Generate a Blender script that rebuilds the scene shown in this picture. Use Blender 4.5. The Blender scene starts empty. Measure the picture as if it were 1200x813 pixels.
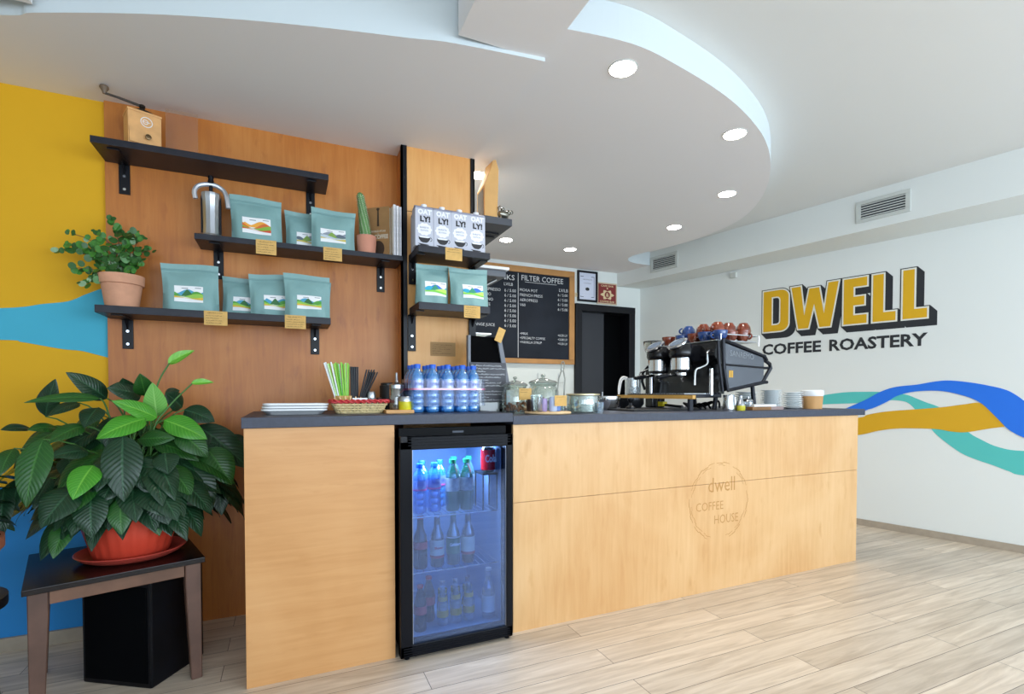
import bpy, bmesh, math, random
from math import pi, sin, cos, radians
from mathutils import Vector, Matrix
random.seed(7)
scene = bpy.context.scene
WORLD, WIN, SPOT, EXPO = 1.6, 68, 30, -0.08
COL = scene.collection

# ------------------------------------------------------------------ materials
def lin(h):
    h = h.lstrip('#')
    v = [int(h[i:i+2], 16)/255 for i in (0, 2, 4)]
    return tuple(c/12.92 if c <= .04045 else ((c+.055)/1.055)**2.4 for c in v) + (1,)
MATS = {}
def mat(name, col='#888888', rough=.5, metal=0, spec=.5, emit=None, estr=0, noise=None, bump=None, coat=0):
    """noise=(scale, amount) varies the colour; bump=(scale, strength)"""
    if name in MATS: return MATS[name]
    m = bpy.data.materials.new(name); m.use_nodes = True
    nt = m.node_tree; b = nt.nodes['Principled BSDF']
    c = lin(col) if isinstance(col, str) else col
    b.inputs['Base Color'].default_value = c
    b.inputs['Roughness'].default_value = rough
    b.inputs['Metallic'].default_value = metal
    b.inputs['Specular IOR Level'].default_value = spec
    b.inputs['Coat Weight'].default_value = coat
    if emit: b.inputs['Emission Color'].default_value = lin(emit); b.inputs['Emission Strength'].default_value = estr
    if noise or bump:
        tc = nt.nodes.new('ShaderNodeTexCoord')
    if noise:
        n = nt.nodes.new('ShaderNodeTexNoise'); n.inputs['Scale'].default_value = noise[0]; n.inputs['Detail'].default_value = 4
        nt.links.new(tc.outputs['Object'], n.inputs['Vector'])
        r = nt.nodes.new('ShaderNodeValToRGB')
        k = noise[1]
        r.color_ramp.elements[0].position = .3; r.color_ramp.elements[1].position = .7
        r.color_ramp.elements[0].color = (c[0]*(1-k), c[1]*(1-k), c[2]*(1-k), 1)
        r.color_ramp.elements[1].color = (min(1, c[0]*(1+k)), min(1, c[1]*(1+k)), min(1, c[2]*(1+k)), 1)
        nt.links.new(n.outputs['Fac'], r.inputs['Fac']); nt.links.new(r.outputs['Color'], b.inputs['Base Color'])
    if bump:
        n2 = nt.nodes.new('ShaderNodeTexNoise'); n2.inputs['Scale'].default_value = bump[0]; n2.inputs['Detail'].default_value = 3
        nt.links.new(tc.outputs['Object'], n2.inputs['Vector'])
        bp = nt.nodes.new('ShaderNodeBump'); bp.inputs['Strength'].default_value = bump[1]; bp.inputs['Distance'].default_value = .01
        nt.links.new(n2.outputs['Fac'], bp.inputs['Height']); nt.links.new(bp.outputs['Normal'], b.inputs['Normal'])
    MATS[name] = m
    return m

def glassy(name, tint='#ffffff', refl=.12, body=None, bodyfac=.0, rough=.02, gl='#ffffff', rise=.6):
    """thin clear plastic or glass: tinted see-through, a reflecting skin and a little body colour"""
    if name in MATS: return MATS[name]
    m = bpy.data.materials.new(name); m.use_nodes = True
    nt = m.node_tree; nt.nodes.clear()
    o = nt.nodes.new('ShaderNodeOutputMaterial'); tr = nt.nodes.new('ShaderNodeBsdfTransparent'); tr.inputs['Color'].default_value = lin(tint)
    g = nt.nodes.new('ShaderNodeBsdfGlossy'); g.inputs['Roughness'].default_value = rough; g.inputs['Color'].default_value = lin(gl)
    lw = nt.nodes.new('ShaderNodeLayerWeight'); lw.inputs['Blend'].default_value = .35
    mr = nt.nodes.new('ShaderNodeMapRange'); mr.inputs['To Min'].default_value = refl; mr.inputs['To Max'].default_value = min(1, refl+rise)
    nt.links.new(lw.outputs['Facing'], mr.inputs['Value'])
    mx = nt.nodes.new('ShaderNodeMixShader')
    nt.links.new(mr.outputs['Result'], mx.inputs['Fac'])
    first = tr.outputs[0]
    if body:
        d = nt.nodes.new('ShaderNodeBsdfPrincipled'); d.inputs['Base Color'].default_value = lin(body); d.inputs['Roughness'].default_value = .3
        m2 = nt.nodes.new('ShaderNodeMixShader'); m2.inputs['Fac'].default_value = bodyfac
        nt.links.new(tr.outputs[0], m2.inputs[1]); nt.links.new(d.outputs[0], m2.inputs[2]); first = m2.outputs[0]
    nt.links.new(first, mx.inputs[1]); nt.links.new(g.outputs[0], mx.inputs[2]); nt.links.new(mx.outputs[0], o.inputs['Surface'])
    MATS[name] = m
    return m

def plywood(name, base, dark, light, grain=1.0, rough=.45, axis='z', blotch=.6):
    m = bpy.data.materials.new(name); m.use_nodes = True
    nt = m.node_tree; b = nt.nodes['Principled BSDF']; N = nt.nodes.new; L = nt.links.new
    tc = N('ShaderNodeTexCoord'); mp = N('ShaderNodeMapping')
    mp.inputs['Scale'].default_value = {'z': (9, 9, .7), 'x': (.7, 9, 9)}[axis]
    L(tc.outputs['Object'], mp.inputs['Vector'])
    n1 = N('ShaderNodeTexNoise'); n1.inputs['Scale'].default_value = 3.2*grain; n1.inputs['Detail'].default_value = 8; n1.inputs['Roughness'].default_value = .62; n1.inputs['Distortion'].default_value = .5
    L(mp.outputs['Vector'], n1.inputs['Vector'])
    n2 = N('ShaderNodeTexNoise'); n2.inputs['Scale'].default_value = 1.7; n2.inputs['Detail'].default_value = 3; n2.inputs['Distortion'].default_value = .8
    L(tc.outputs['Object'], n2.inputs['Vector'])
    mixv = N('ShaderNodeMix'); mixv.data_type = 'FLOAT'; mixv.inputs[0].default_value = blotch
    L(n1.outputs['Fac'], mixv.inputs[2]); L(n2.outputs['Fac'], mixv.inputs[3])
    r = N('ShaderNodeValToRGB'); e = r.color_ramp.elements
    e[0].position = .3; e[0].color = lin(dark); e[1].position = .7; e[1].color = lin(light)
    x = e.new(.5); x.color = lin(base)
    L(mixv.outputs[0], r.inputs['Fac'])
    # small dark knots and tear marks
    mp2 = N('ShaderNodeMapping'); mp2.inputs['Scale'].default_value = (5, 5, 1.6) if axis == 'z' else (1.6, 5, 5); L(tc.outputs['Object'], mp2.inputs['Vector'])
    n3 = N('ShaderNodeTexNoise'); n3.inputs['Scale'].default_value = 4; n3.inputs['Detail'].default_value = 5; L(mp2.outputs['Vector'], n3.inputs['Vector'])
    r3 = N('ShaderNodeValToRGB'); r3.color_ramp.elements[0].position = .60; r3.color_ramp.elements[1].position = .76
    r3.color_ramp.elements[0].color = (0, 0, 0, 1); r3.color_ramp.elements[1].color = (.7, .7, .7, 1)
    L(n3.outputs['Fac'], r3.inputs['Fac'])
    mc = N('ShaderNodeMix'); mc.data_type = 'RGBA'; L(r3.outputs['Color'], mc.inputs[0]); L(r.outputs['Color'], mc.inputs[6]); mc.inputs[7].default_value = lin(dark)
    L(mc.outputs[2], b.inputs['Base Color'])
    b.inputs['Roughness'].default_value = rough
    bp = N('ShaderNodeBump'); bp.inputs['Strength'].default_value = .05; L(n1.outputs['Fac'], bp.inputs['Height']); L(bp.outputs['Normal'], b.inputs['Normal'])
    MATS[name] = m
    return m

# ------------------------------------------------------------------ mesh builder
class MB:
    def __init__(s): s.v = []; s.f = []; s.m = []; s.uv = {}; s.M = Matrix.Identity(4); s.mi = 0
    def vert(s, p): s.v.append(tuple(s.M @ Vector(p))); return len(s.v)-1
    def face(s, idx, mi=None): s.f.append(tuple(idx)); s.m.append(s.mi if mi is None else mi); return len(s.f)-1
    def poly(s, pts, mi=None): return s.face([s.vert(p) for p in pts], mi)
    def box(s, x0, x1, y0, y1, z0, z1, mi=None, bevel=0):
        if bevel:
            bm = bmesh.new(); bmesh.ops.create_cube(bm, size=1)
            for v in bm.verts: v.co = Vector(((x0+x1)/2+v.co.x*(x1-x0), (y0+y1)/2+v.co.y*(y1-y0), (z0+z1)/2+v.co.z*(z1-z0)))
            bmesh.ops.bevel(bm, geom=list(bm.edges), offset=bevel, segments=2, affect='EDGES', profile=.6)
            s.add_bm(bm, mi); bm.free(); return s
        p = [s.vert(q) for q in ((x0,y0,z0),(x1,y0,z0),(x1,y1,z0),(x0,y1,z0),(x0,y0,z1),(x1,y0,z1),(x1,y1,z1),(x0,y1,z1))]
        for q in ((0,3,2,1),(4,5,6,7),(0,1,5,4),(1,2,6,5),(2,3,7,6),(3,0,4,7)): s.face([p[i] for i in q], mi)
        return s
    def add_bm(s, bm, mi=None):
        bm.verts.ensure_lookup_table(); o = len(s.v)
        for v in bm.verts: s.vert(v.co)
        for v, i in zip(bm.verts, range(len(bm.verts))): v.index = i
        for f in bm.faces: s.face([o+v.index for v in f.verts], mi)
    def lathe(s, prof, c=(0,0,0), seg=20, mi=None, axis='z', sx=1, sy=1, rib=None):
        """prof = [(r,z)...]; closed at a radius of 0"""
        rings = []
        for r, z in prof:
            if r <= 1e-6:
                rings.append([s.vert(s._ax((0,0,z), c, axis))])
            else:
                ring = []
                for k in range(seg):
                    a = 2*pi*k/seg
                    rr = r*(1+(rib[1]*cos(rib[0]*a) if rib else 0))
                    ring.append(s.vert(s._ax((rr*cos(a)*sx, rr*sin(a)*sy, z), c, axis)))
                rings.append(ring)
        for A, B in zip(rings, rings[1:]):
            if len(A) == 1 and len(B) == 1: continue
            for k in range(seg):
                k2 = (k+1) % seg
                if len(A) == 1: s.face((A[0], B[k], B[k2])[::-1], mi) if False else s.face((A[0], B[k2], B[k]), mi)
                elif len(B) == 1: s.face((A[k], A[k2], B[0]), mi)
                else: s.face((A[k], A[k2], B[k2], B[k]), mi)
        return s
    @staticmethod
    def _ax(p, c, axis):
        x, y, z = p
        if axis == 'x': x, y, z = z, x, y
        elif axis == 'y': x, y, z = x, z, y
        return (x+c[0], y+c[1], z+c[2])
    def cyl(s, c, r, h, seg=16, mi=None, axis='z', r2=None):
        r2 = r if r2 is None else r2
        return s.lathe([(0,0),(r,0),(r2,h),(0,h)], c, seg, mi, axis)
    def tube(s, pts, r, seg=8, mi=None, closed=False, cap=True):
        P = [Vector(p) for p in pts]; n = len(P); rings = []
        R = r if isinstance(r, (list, tuple)) else [r]*n
        up = None
        for i in range(n):
            a = P[i-1] if (i > 0 or closed) else P[i]; b = P[(i+1) % n] if (i < n-1 or closed) else P[i]
            t = (b-a).normalized() if (b-a).length > 1e-9 else Vector((0,0,1))
            if up is None:
                up = Vector((0,0,1)) if abs(t.z) < .9 else Vector((1,0,0))
            sd = t.cross(up).normalized() if t.cross(up).length > 1e-6 else Vector((1,0,0))
            up = sd.cross(t).normalized()
            rings.append([s.vert(P[i]+(sd*cos(2*pi*k/seg)+up*sin(2*pi*k/seg))*R[i]) for k in range(seg)])
        m = n if closed else n-1
        for i in range(m):
            A, B = rings[i], rings[(i+1) % n]
            for k in range(seg): s.face((A[k], B[k], B[(k+1) % seg], A[(k+1) % seg]), mi)
        if cap and not closed: s.face(rings[0], mi); s.face(rings[-1][::-1], mi)
        return s
    def prism(s, poly, h0, h1, axis='z', mi=None):
        """extrude a polygon given in two coordinates along the third"""
        def q(p, h):
            return {'z': (p[0], p[1], h), 'y': (p[0], h, p[1]), 'x': (h, p[0], p[1])}[axis]
        A = [s.vert(q(p, h0)) for p in poly]; B = [s.vert(q(p, h1)) for p in poly]
        s.face(A[::-1], mi); s.face(B, mi); n = len(poly)
        for i in range(n): s.face((A[i], A[(i+1) % n], B[(i+1) % n], B[i]), mi)
        return s
    def sphere(s, c, r, seg=12, rings=8, mi=None, sz=1):
        return s.lathe([(r*sin(pi*i/rings) if 0 < i < rings else 0, -r*cos(pi*i/rings)*sz) for i in range(rings+1)], c, seg, mi)
    def build(s, name, mats, parent=None, smooth=False, fix=True, loc=None, angle=40):
        me = bpy.data.meshes.new(name); me.from_pydata(s.v, [], s.f)
        for m in (mats if isinstance(mats, (list, tuple)) else [mats]): me.materials.append(m)
        for p, i in zip(me.polygons, s.m): p.material_index = i
        if s.uv:
            ul = me.uv_layers.new(name='UVMap')
            for lp in me.loops: ul.data[lp.index].uv = s.uv.get(lp.vertex_index, (0, 0))
        if fix:
            bm = bmesh.new(); bm.from_mesh(me); bmesh.ops.recalc_face_normals(bm, faces=bm.faces); bm.to_mesh(me); bm.free()
        if smooth:
            for p in me.polygons: p.use_smooth = True
            if angle < 180: me.set_sharp_from_angle(angle=radians(angle))
        me.update()
        o = bpy.data.objects.new(name, me); COL.objects.link(o)
        if parent is not None: o.parent = parent
        if loc is not None: o.location = loc
        return o

def tag(o, label=None, cat=None, group=None, kind=None):
    if label: o['label'] = label
    if cat: o['category'] = cat
    if group: o['group'] = group
    if kind: o['kind'] = kind
    return o
def thing(name, label, cat, loc=(0,0,0), rz=0, group=None, tilt=None):
    o = bpy.data.objects.new(name, None); COL.objects.link(o); o.empty_display_size = .05
    o.location = loc; o.rotation_euler = tilt if tilt else (0, 0, rz)
    return tag(o, label, cat, group)
def structure(o): o['kind'] = 'structure'; return o
def kids(root): return [c for c in root.children]
def dup(root, loc, rz=None, label=None, group=None, scale=None, tilt=None):
    r = root.copy(); COL.objects.link(r); r.location = loc
    if rz is not None: r.rotation_euler = (0, 0, rz)
    if tilt is not None: r.rotation_euler = tilt
    if scale is not None: r.scale = scale
    if label: r['label'] = label
    if group: r['group'] = group
    for ch in list(root.children):
        c = ch.copy(); COL.objects.link(c); c.parent = r
        for g in list(ch.children):
            d = g.copy(); COL.objects.link(d); d.parent = c
    return r

def catmull(pts, k=6, closed=False):
    P = [Vector(p) for p in pts]; n = len(P); out = []
    rng = range(n if closed else n-1)
    for i in rng:
        p0 = P[(i-1) % n] if (closed or i > 0) else P[i]; p1 = P[i]; p2 = P[(i+1) % n]
        p3 = P[(i+2) % n] if (closed or i < n-2) else p2
        for j in range(k):
            t = j/k
            out.append(.5*((2*p1)+(-p0+p2)*t+(2*p0-5*p1+4*p2-p3)*t*t+(-p0+3*p1-3*p2+p3)*t**3))
    if not closed: out.append(P[-1])
    return [tuple(p) for p in out]

def curve_mesh(name, loops, mats, frame, offset=0, depth=0, parent=None, lift=0):
    """flat filled shape (even-odd loops) placed by frame=(origin, u, v, normal)"""
    cu = bpy.data.curves.new(name, 'CURVE'); cu.dimensions = '2D'; cu.fill_mode = 'BOTH'
    for lp in loops:
        sp = cu.splines.new('POLY'); sp.points.add(len(lp)-1)
        for p, q in zip(sp.points, lp): p.co = (q[0], q[1], 0, 1)
        sp.use_cyclic_u = True
    cu.offset = offset; cu.extrude = depth
    return _to_mesh(name, cu, mats, frame, parent, lift)
def _to_mesh(name, cu, mats, frame, parent, lift=0, scale=(1, 1)):
    t = bpy.data.objects.new('tmp', cu); COL.objects.link(t)
    dg = bpy.context.evaluated_depsgraph_get(); dg.update()
    me = bpy.data.meshes.new_from_object(t.evaluated_get(dg))
    bpy.data.objects.remove(t); bpy.data.curves.remove(cu)
    o, u, v, n = [Vector(q) for q in frame]
    M = Matrix(((u.x*scale[0], v.x*scale[1], n.x, o.x+n.x*lift), (u.y*scale[0], v.y*scale[1], n.y, o.y+n.y*lift), (u.z*scale[0], v.z*scale[1], n.z, o.z+n.z*lift), (0,0,0,1)))
    me.transform(M); me.materials.clear()
    for m in (mats if isinstance(mats, (list, tuple)) else [mats]): me.materials.append(m)
    me.name = name
    ob = bpy.data.objects.new(name, me); COL.objects.link(ob)
    if parent is not None: ob.parent = parent
    return ob
def text_block(name, lines, mats, frame, parent=None, lift=.001, depth=0):
    """lines = [(string, u, v, width or None, height, align, offset)] joined in one mesh of lettering"""
    res = []
    for (s, u, v, w, h, al, off) in lines:
        cu = bpy.data.curves.new('t', 'FONT'); cu.body = s; cu.size = 1; cu.offset = off; cu.extrude = depth; cu.resolution_u = 2
        t = bpy.data.objects.new('t', cu); COL.objects.link(t)
        dg = bpy.context.evaluated_depsgraph_get(); dg.update()
        me = bpy.data.meshes.new_from_object(t.evaluated_get(dg)); bpy.data.objects.remove(t); bpy.data.curves.remove(cu)
        xs = [q.co.x for q in me.vertices] or [0, 1]
        x0, x1 = min(xs), max(xs); sc = h/.73
        sx = (w/(x1-x0)) if w else sc
        uu = u-(x1-x0)*sx*{'l': 0, 'c': .5, 'r': 1}[al]
        me.transform(Matrix(((sx,0,0,uu-x0*sx),(0,sc,0,v),(0,0,1,0),(0,0,0,1))))
        res.append(me)
    mb = MB()
    o, U, V, N = [Vector(q) for q in frame]
    for me in res:
        k = len(mb.v)
        for q in me.vertices: mb.v.append(tuple(o+U*q.co.x+V*q.co.y+N*(q.co.z+lift)))
        for p in me.polygons: mb.face([k+i for i in p.vertices], 0)
        bpy.data.meshes.remove(me)
    return mb.build(name, mats, parent, fix=False)

def scribble(name, lines, mats, frame, parent=None, lift=.001, thick=.0012, seed=1):
    """hand-sized illegible rows of strokes: lines = [(u0, u1, v, height)]"""
    rnd = random.Random(seed); mb = MB(); o, U, V, N = [Vector(q) for q in frame]
    for (u0, u1, v, h) in lines:
        u = u0
        while u < u1:
            wl = rnd.uniform(2, 7)*h*.7; e = min(u+wl, u1)
            x = u
            while x < e:
                a = rnd.uniform(.2, 1)*h; d = rnd.uniform(-.15, .25)*h
                for (p, q) in (((x, v+a*.1), (x+d, v+a)), ((x, v+rnd.choice((0, .5, .9))*a), (x+h*.5, v+rnd.choice((0, .5, .9))*a))):
                    t = Vector((q[0]-p[0], q[1]-p[1])); 
                    if t.length < 1e-5: continue
                    t.normalize(); s = Vector((-t.y, t.x))*thick/2
                    c = [(p[0]+s.x, p[1]+s.y), (q[0]+s.x, q[1]+s.y), (q[0]-s.x, q[1]-s.y), (p[0]-s.x, p[1]-s.y)]
                    mb.poly([o+U*k[0]+V*k[1]+N*lift for k in c])
                x += h*.62
            u = e+h*.7
    return mb.build(name, mats, parent, fix=False)
# ------------------------------------------------------------------ shared materials
M_wall = mat('painted_white_wall', '#dfe3e1', .8, bump=(40, .03))
M_wallcool = mat('painted_back_wall', '#dde3e0', .8, bump=(40, .03))
M_yellow = mat('mustard_yellow_paint', '#d9a406', .75, bump=(30, .04))
M_ceil = mat('ceiling_paint', '#dfe0de', .85)
M_ceil_lower = mat('soffit_paint', '#ebe9ea', .85)
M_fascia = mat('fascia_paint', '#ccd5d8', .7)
M_black = mat('black_laminate', '#14151c', .45, spec=.25)
M_blackshelf = mat('black_shelf_board', '#1c1e28', .42, spec=.35, noise=(30, .2))
M_blackmetal = mat('black_powder_coated_metal', '#0e0f15', .38, .0, spec=.25)
M_top = mat('slate_grey_worktop', '#363b4a', .5, noise=(60, .12))
M_chrome = mat('polished_steel', '#d8dade', .12, 1)
M_steel = mat('brushed_steel', '#b4b8bd', .3, 1)
M_white = mat('white_gloss', '#e8e9ea', .25)
M_paper = mat('white_paper', '#e9eaec', .7)
M_kraft = mat('kraft_card', '#cda561', .8, noise=(50, .08))
M_ink = mat('black_ink', '#1c1d22', .6)
M_brownink = mat('brown_ink', '#5a4426', .7)
M_chalk = mat('white_chalk', '#c8ccd0', .9)
M_terra = mat('pink_terracotta', '#cc9678', .85, noise=(14, .12), bump=(60, .08))
M_soil = mat('dark_soil', '#20160f', .95, noise=(60, .4), bump=(90, .5))
M_glass = glassy('clear_glass', '#f2f6f4', .06)
M_ply_panel = plywood('stained_plywood_panel', '#b66e2c', '#975222', '#c88440', 1.1, .4)
M_ply_column = plywood('honey_plywood', '#dba05c', '#ca8a48', '#e5b070', 1.2, .45)
M_ply_counter = plywood('pale_varnished_plywood', '#d9ad78', '#cb9860', '#e2ba88', 1.2, .4)
M_ply_left = plywood('pale_varnished_plywood_sideways', '#cf9a63', '#c18a52', '#d8a671', 1.2, .4, axis='x')

# floor: pale oak boards along X, 0.1255 m wide and 1.45 m long
def floor_mat():
    m = bpy.data.materials.new('pale_oak_floorboards'); m.use_nodes = True
    nt = m.node_tree; b = nt.nodes['Principled BSDF']; N = nt.nodes.new; L = nt.links.new
    tc = N('ShaderNodeTexCoord'); mp = N('ShaderNodeMapping'); mp.inputs['Location'].default_value = (-.48+1.45, -1.185+.1255*40, 0)
    L(tc.outputs['Object'], mp.inputs['Vector'])
    br = N('ShaderNodeTexBrick'); br.offset = .5; br.offset_frequency = 2; br.inputs['Scale'].default_value = 1
    br.inputs['Brick Width'].default_value = 1.45; br.inputs['Row Height'].default_value = .1255; br.inputs['Mortar Size'].default_value = .0014
    br.inputs['Mortar Smooth'].default_value = .3; br.inputs['Bias'].default_value = 0
    br.inputs['Color1'].default_value = (.25, .25, .25, 1); br.inputs['Color2'].default_value = (.85, .85, .85, 1); br.inputs['Mortar'].default_value = (0, 0, 0, 1)
    L(mp.outputs['Vector'], br.inputs['Vector'])
    # grain: stretched noise, shifted from board to board by the board's own shade
    sep = N('ShaderNodeSeparateXYZ'); L(tc.outputs['Object'], sep.inputs[0])
    off = N('ShaderNodeMath'); off.operation = 'MULTIPLY'; off.inputs[1].default_value = 37.; L(br.outputs['Color'], off.inputs[0])
    ad = N('ShaderNodeMath'); ad.operation = 'ADD'; L(sep.outputs['Z'], ad.inputs[0]); L(off.outputs[0], ad.inputs[1])
    cb = N('ShaderNodeCombineXYZ'); L(sep.outputs['X'], cb.inputs[0]); L(sep.outputs['Y'], cb.inputs[1]); L(ad.outputs[0], cb.inputs[2])
    mg = N('ShaderNodeMapping'); mg.inputs['Scale'].default_value = (1.1, 14, 1); L(cb.outputs[0], mg.inputs['Vector'])
    n1 = N('ShaderNodeTexNoise'); n1.inputs['Scale'].default_value = 2.2; n1.inputs['Detail'].default_value = 7; n1.inputs['Roughness'].default_value = .6; n1.inputs['Distortion'].default_value = .9
    L(mg.outputs['Vector'], n1.inputs['Vector'])
    r = N('ShaderNodeValToRGB'); e = r.color_ramp.elements
    e[0].position = .25; e[0].color = lin('#ac9b88'); e[1].position = .75; e[1].color = lin('#dfd1bf'); x = e.new(.5); x.color = lin('#c9b9a6')
    L(n1.outputs['Fac'], r.inputs['Fac'])
    hs = N('ShaderNodeHueSaturation'); L(r.outputs['Color'], hs.inputs['Color'])
    mr = N('ShaderNodeMapRange'); mr.inputs['From Min'].default_value = .25; mr.inputs['From Max'].default_value = .85; mr.inputs['To Min'].default_value = .86; mr.inputs['To Max'].default_value = 1.12
    L(br.outputs['Color'], mr.inputs['Value']); L(mr.outputs['Result'], hs.inputs['Value'])
    mx = N('ShaderNodeMix'); mx.data_type = 'RGBA'; L(br.outputs['Fac'], mx.inputs[0]); L(hs.outputs['Color'], mx.inputs[6]); mx.inputs[7].default_value = lin('#5d5147')
    L(mx.outputs[2], b.inputs['Base Color'])
    b.inputs['Roughness'].default_value = .33
    bp = N('ShaderNodeBump'); bp.inputs['Strength'].default_value = .25; bp.inputs['Distance'].default_value = .002; bp.invert = True
    L(br.outputs['Fac'], bp.inputs['Height']); L(bp.outputs['Normal'], b.inputs['Normal'])
    return m
M_floor = floor_mat()

# ------------------------------------------------------------------ the room
A0 = Vector((4.371, 2.677, 0)); RN = Vector((.967, .256, 0)).normalized(); RU = Vector((.256, -.967, 0)).normalized()   # right wall: point, outward normal, direction towards the street
def rw(u, z, off=0): return A0+RU*u+Vector((0, 0, z))-RN*off
u_far, u_near = -2.23, 5.6
mb = MB(); mb.box(-3.2, 6.6, -2.75, 5.3, -.08, 0); structure(mb.build('floor', M_floor))
mb = MB(); mb.box(-3.2, 6.6, -2.75, 5.3, 2.62, 2.74); structure(mb.build('ceiling', M_ceil))
def quad_wall(name, poly, z0, z1, m):
    mb = MB(); mb.prism(poly, z0, z1); return structure(mb.build(name, m))
wr = quad_wall('wall_right', [tuple(rw(u_far, 0)[:2]), tuple(rw(u_near, 0)[:2]), tuple(rw(u_near, 0, -.12)[:2]), tuple(rw(u_far, 0, -.12)[:2])], 0, 2.62, M_wall)
wb = quad_wall('wall_back', [(-3.1, 2.83), (.9, 2.83), (.9, 2.95), (-3.1, 2.95)], 0, 2.62, M_yellow)
quad_wall('wall_partition', [(.9, 2.84), (.955, 2.84), (.955, 4.83), (.9, 4.83)], 0, 2.62, M_wallcool)
# back wall of the service area, with its doorway
DX0, DX1, DZ = 2.97, 3.63, 2.03
mb = MB(); mb.box(.9, DX0, 4.83, 4.95, 0, 2.62); mb.box(DX1, 4.1, 4.83, 4.95, 0, 2.62); mb.box(DX0, DX1, 4.83, 4.95, DZ, 2.62)
structure(mb.build('wall_far', M_wallcool))
M_dark = mat('unlit_back_room_wall', '#15171c', .8)  # near-black colour stands in for the darkness of the unlit room
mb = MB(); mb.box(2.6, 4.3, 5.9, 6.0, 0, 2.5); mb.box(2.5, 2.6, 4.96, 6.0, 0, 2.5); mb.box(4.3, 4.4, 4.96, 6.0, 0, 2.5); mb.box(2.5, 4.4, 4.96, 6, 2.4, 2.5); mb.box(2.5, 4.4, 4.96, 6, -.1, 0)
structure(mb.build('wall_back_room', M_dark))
# door frame and half-open leaf
d = thing('door_1', None, None, (0, 0, 0)); d['kind'] = 'structure'
for k in ('label', 'category'):
    if k in d: del d[k]
mb = MB(); mb.box(2.90, 2.98, 4.79, 4.86, 0, 2.09, bevel=.004); mb.box(3.62, 3.70, 4.79, 4.86, 0, 2.09, bevel=.004); mb.box(2.90, 3.70, 4.788, 4.862, 2.02, 2.095, bevel=.004)
mb.build('door_frame', M_blackmetal, d)
mb = MB(); mb.box(2.9702, 2.9798, 4.862, 4.956, 0, 2.02); mb.box(3.6202, 3.6298, 4.862, 4.956, 0, 2.02); mb.box(2.9702, 3.6298, 4.862, 4.956, 2.0202, 2.0298); mb.build('door_frame', M_blackmetal, d)
mb = MB(); mb.box(2.982, 3.34, 4.90, 4.935, .01, 2.02, bevel=.003); mb.build('door_leaf', mat('charcoal_door_leaf', '#23262e', .5), d)
mb = MB(); mb.box(3.30, 3.315, 4.87, 4.90, 1.0, 1.12, bevel=.003); mb.build('door_handle', M_steel, d)

# street side and left side: shop glazing (behind the camera)
mb = MB(); mb.box(-3.2, 6.6, -2.75, -2.63, 0, .45); mb.box(-3.2, 6.6, -2.75, -2.63, 2.5, 2.62)  # unseen sill raised to keep window glare out of the fridge door reflection
for x in (-3.15, -1.3, .6, 2.5, 4.4, 6.4): mb.box(x, x+.1, -2.75, -2.63, .45, 2.5)
structure(mb.build('window_1', M_blackmetal))
mb = MB(); mb.box(-3.2, -3.1, -2.63, 2.95, 0, 2.62); structure(mb.build('wall_left', M_wall))

# lowered ceilings
arc_disc = catmull([(.90, 1.70, 0), (1.25, 1.652, 0), (1.544, 1.688, 0), (1.865, 1.76, 0), (2.144, 1.858, 0), (2.396, 1.98, 0), (2.644, 2.148, 0), (2.896, 2.37, 0), (3.095, 2.602, 0), (3.25, 2.85, 0), (3.33, 3.1, 0),
                    (3.35, 3.45, 0), (3.28, 3.80, 0), (3.20, 4.02, 0), (3.17, 4.16, 0), (3.21, 4.28, 0), (3.32, 4.36, 0), (3.50, 4.38, 0)], 6)
poly = [(p[0], p[1]) for p in arc_disc]+[(3.70, 4.38), (3.80, 4.83), (.95, 4.83), (.95, 2.0)]
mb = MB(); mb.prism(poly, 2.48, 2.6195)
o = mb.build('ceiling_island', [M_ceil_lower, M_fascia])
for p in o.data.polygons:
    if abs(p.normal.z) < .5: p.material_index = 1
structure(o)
sof = catmull([(-3.1, 3.1-.25, 0), (-2.2, 2.75, 0), (-1.5, 2.55, 0), (-.895, 2.33, 0), (-.783, 2.269, 0), (-.463, 2.131, 0), (-.179, 2.03, 0), (.111, 1.945, 0), (.42, 1.868, 0), (.579, 1.828, 0), (.935, 1.782, 0)], 6)
poly = [(p[0], p[1]) for p in sof]+[(.953, 2.9), (-3.1, 2.9)]
poly = [q for q in poly if q[1] < 2.86 or q[0] > .9 or q[0] < -3]
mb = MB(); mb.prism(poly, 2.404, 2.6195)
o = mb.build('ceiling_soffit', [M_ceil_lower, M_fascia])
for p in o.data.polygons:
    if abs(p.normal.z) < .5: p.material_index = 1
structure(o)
mb = MB(); mb.box(.585, .935, -2.63, 1.80, 2.418, 2.6195); structure(mb.build('ceiling_beam', M_ceil_lower))
mb = MB(); mb.box(-1.6, -.78, -2.63, 2.25, 2.42, 2.6195); structure(mb.build('ceiling_beam', M_ceil_lower))
# duct boxing along the right wall
P1 = Vector((3.924, 2.729)); D2 = Vector((-.206, .979))
far = P1+D2*1.9; near = P1-D2*5.5
wf = rw(u_far, 0); wn = rw(u_near, 0)
mb = MB(); mb.prism([tuple(far), (3.47, 4.829), (wf.x, 4.829), (wn.x, wn.y), tuple(near)], 2.33, 2.6195)
structure(mb.build('ceiling_bulkhead', M_wall))

# baseboards
M_base = mat('grey_oak_baseboard', '#a39787', .55, noise=(20, .08))
mb = MB(); mb.prism([tuple(rw(-1.9, 0, 0)[:2]), tuple(rw(u_near, 0, 0)[:2]), tuple(rw(u_near, 0, .014)[:2]), tuple(rw(-1.9, 0, .014)[:2])], 0, .052)
structure(mb.build('baseboard_right', M_base))
mb = MB(); mb.box(-3.1, -.735, 2.815, 2.83, 0, .058); structure(mb.build('baseboard_back', M_base))

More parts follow.
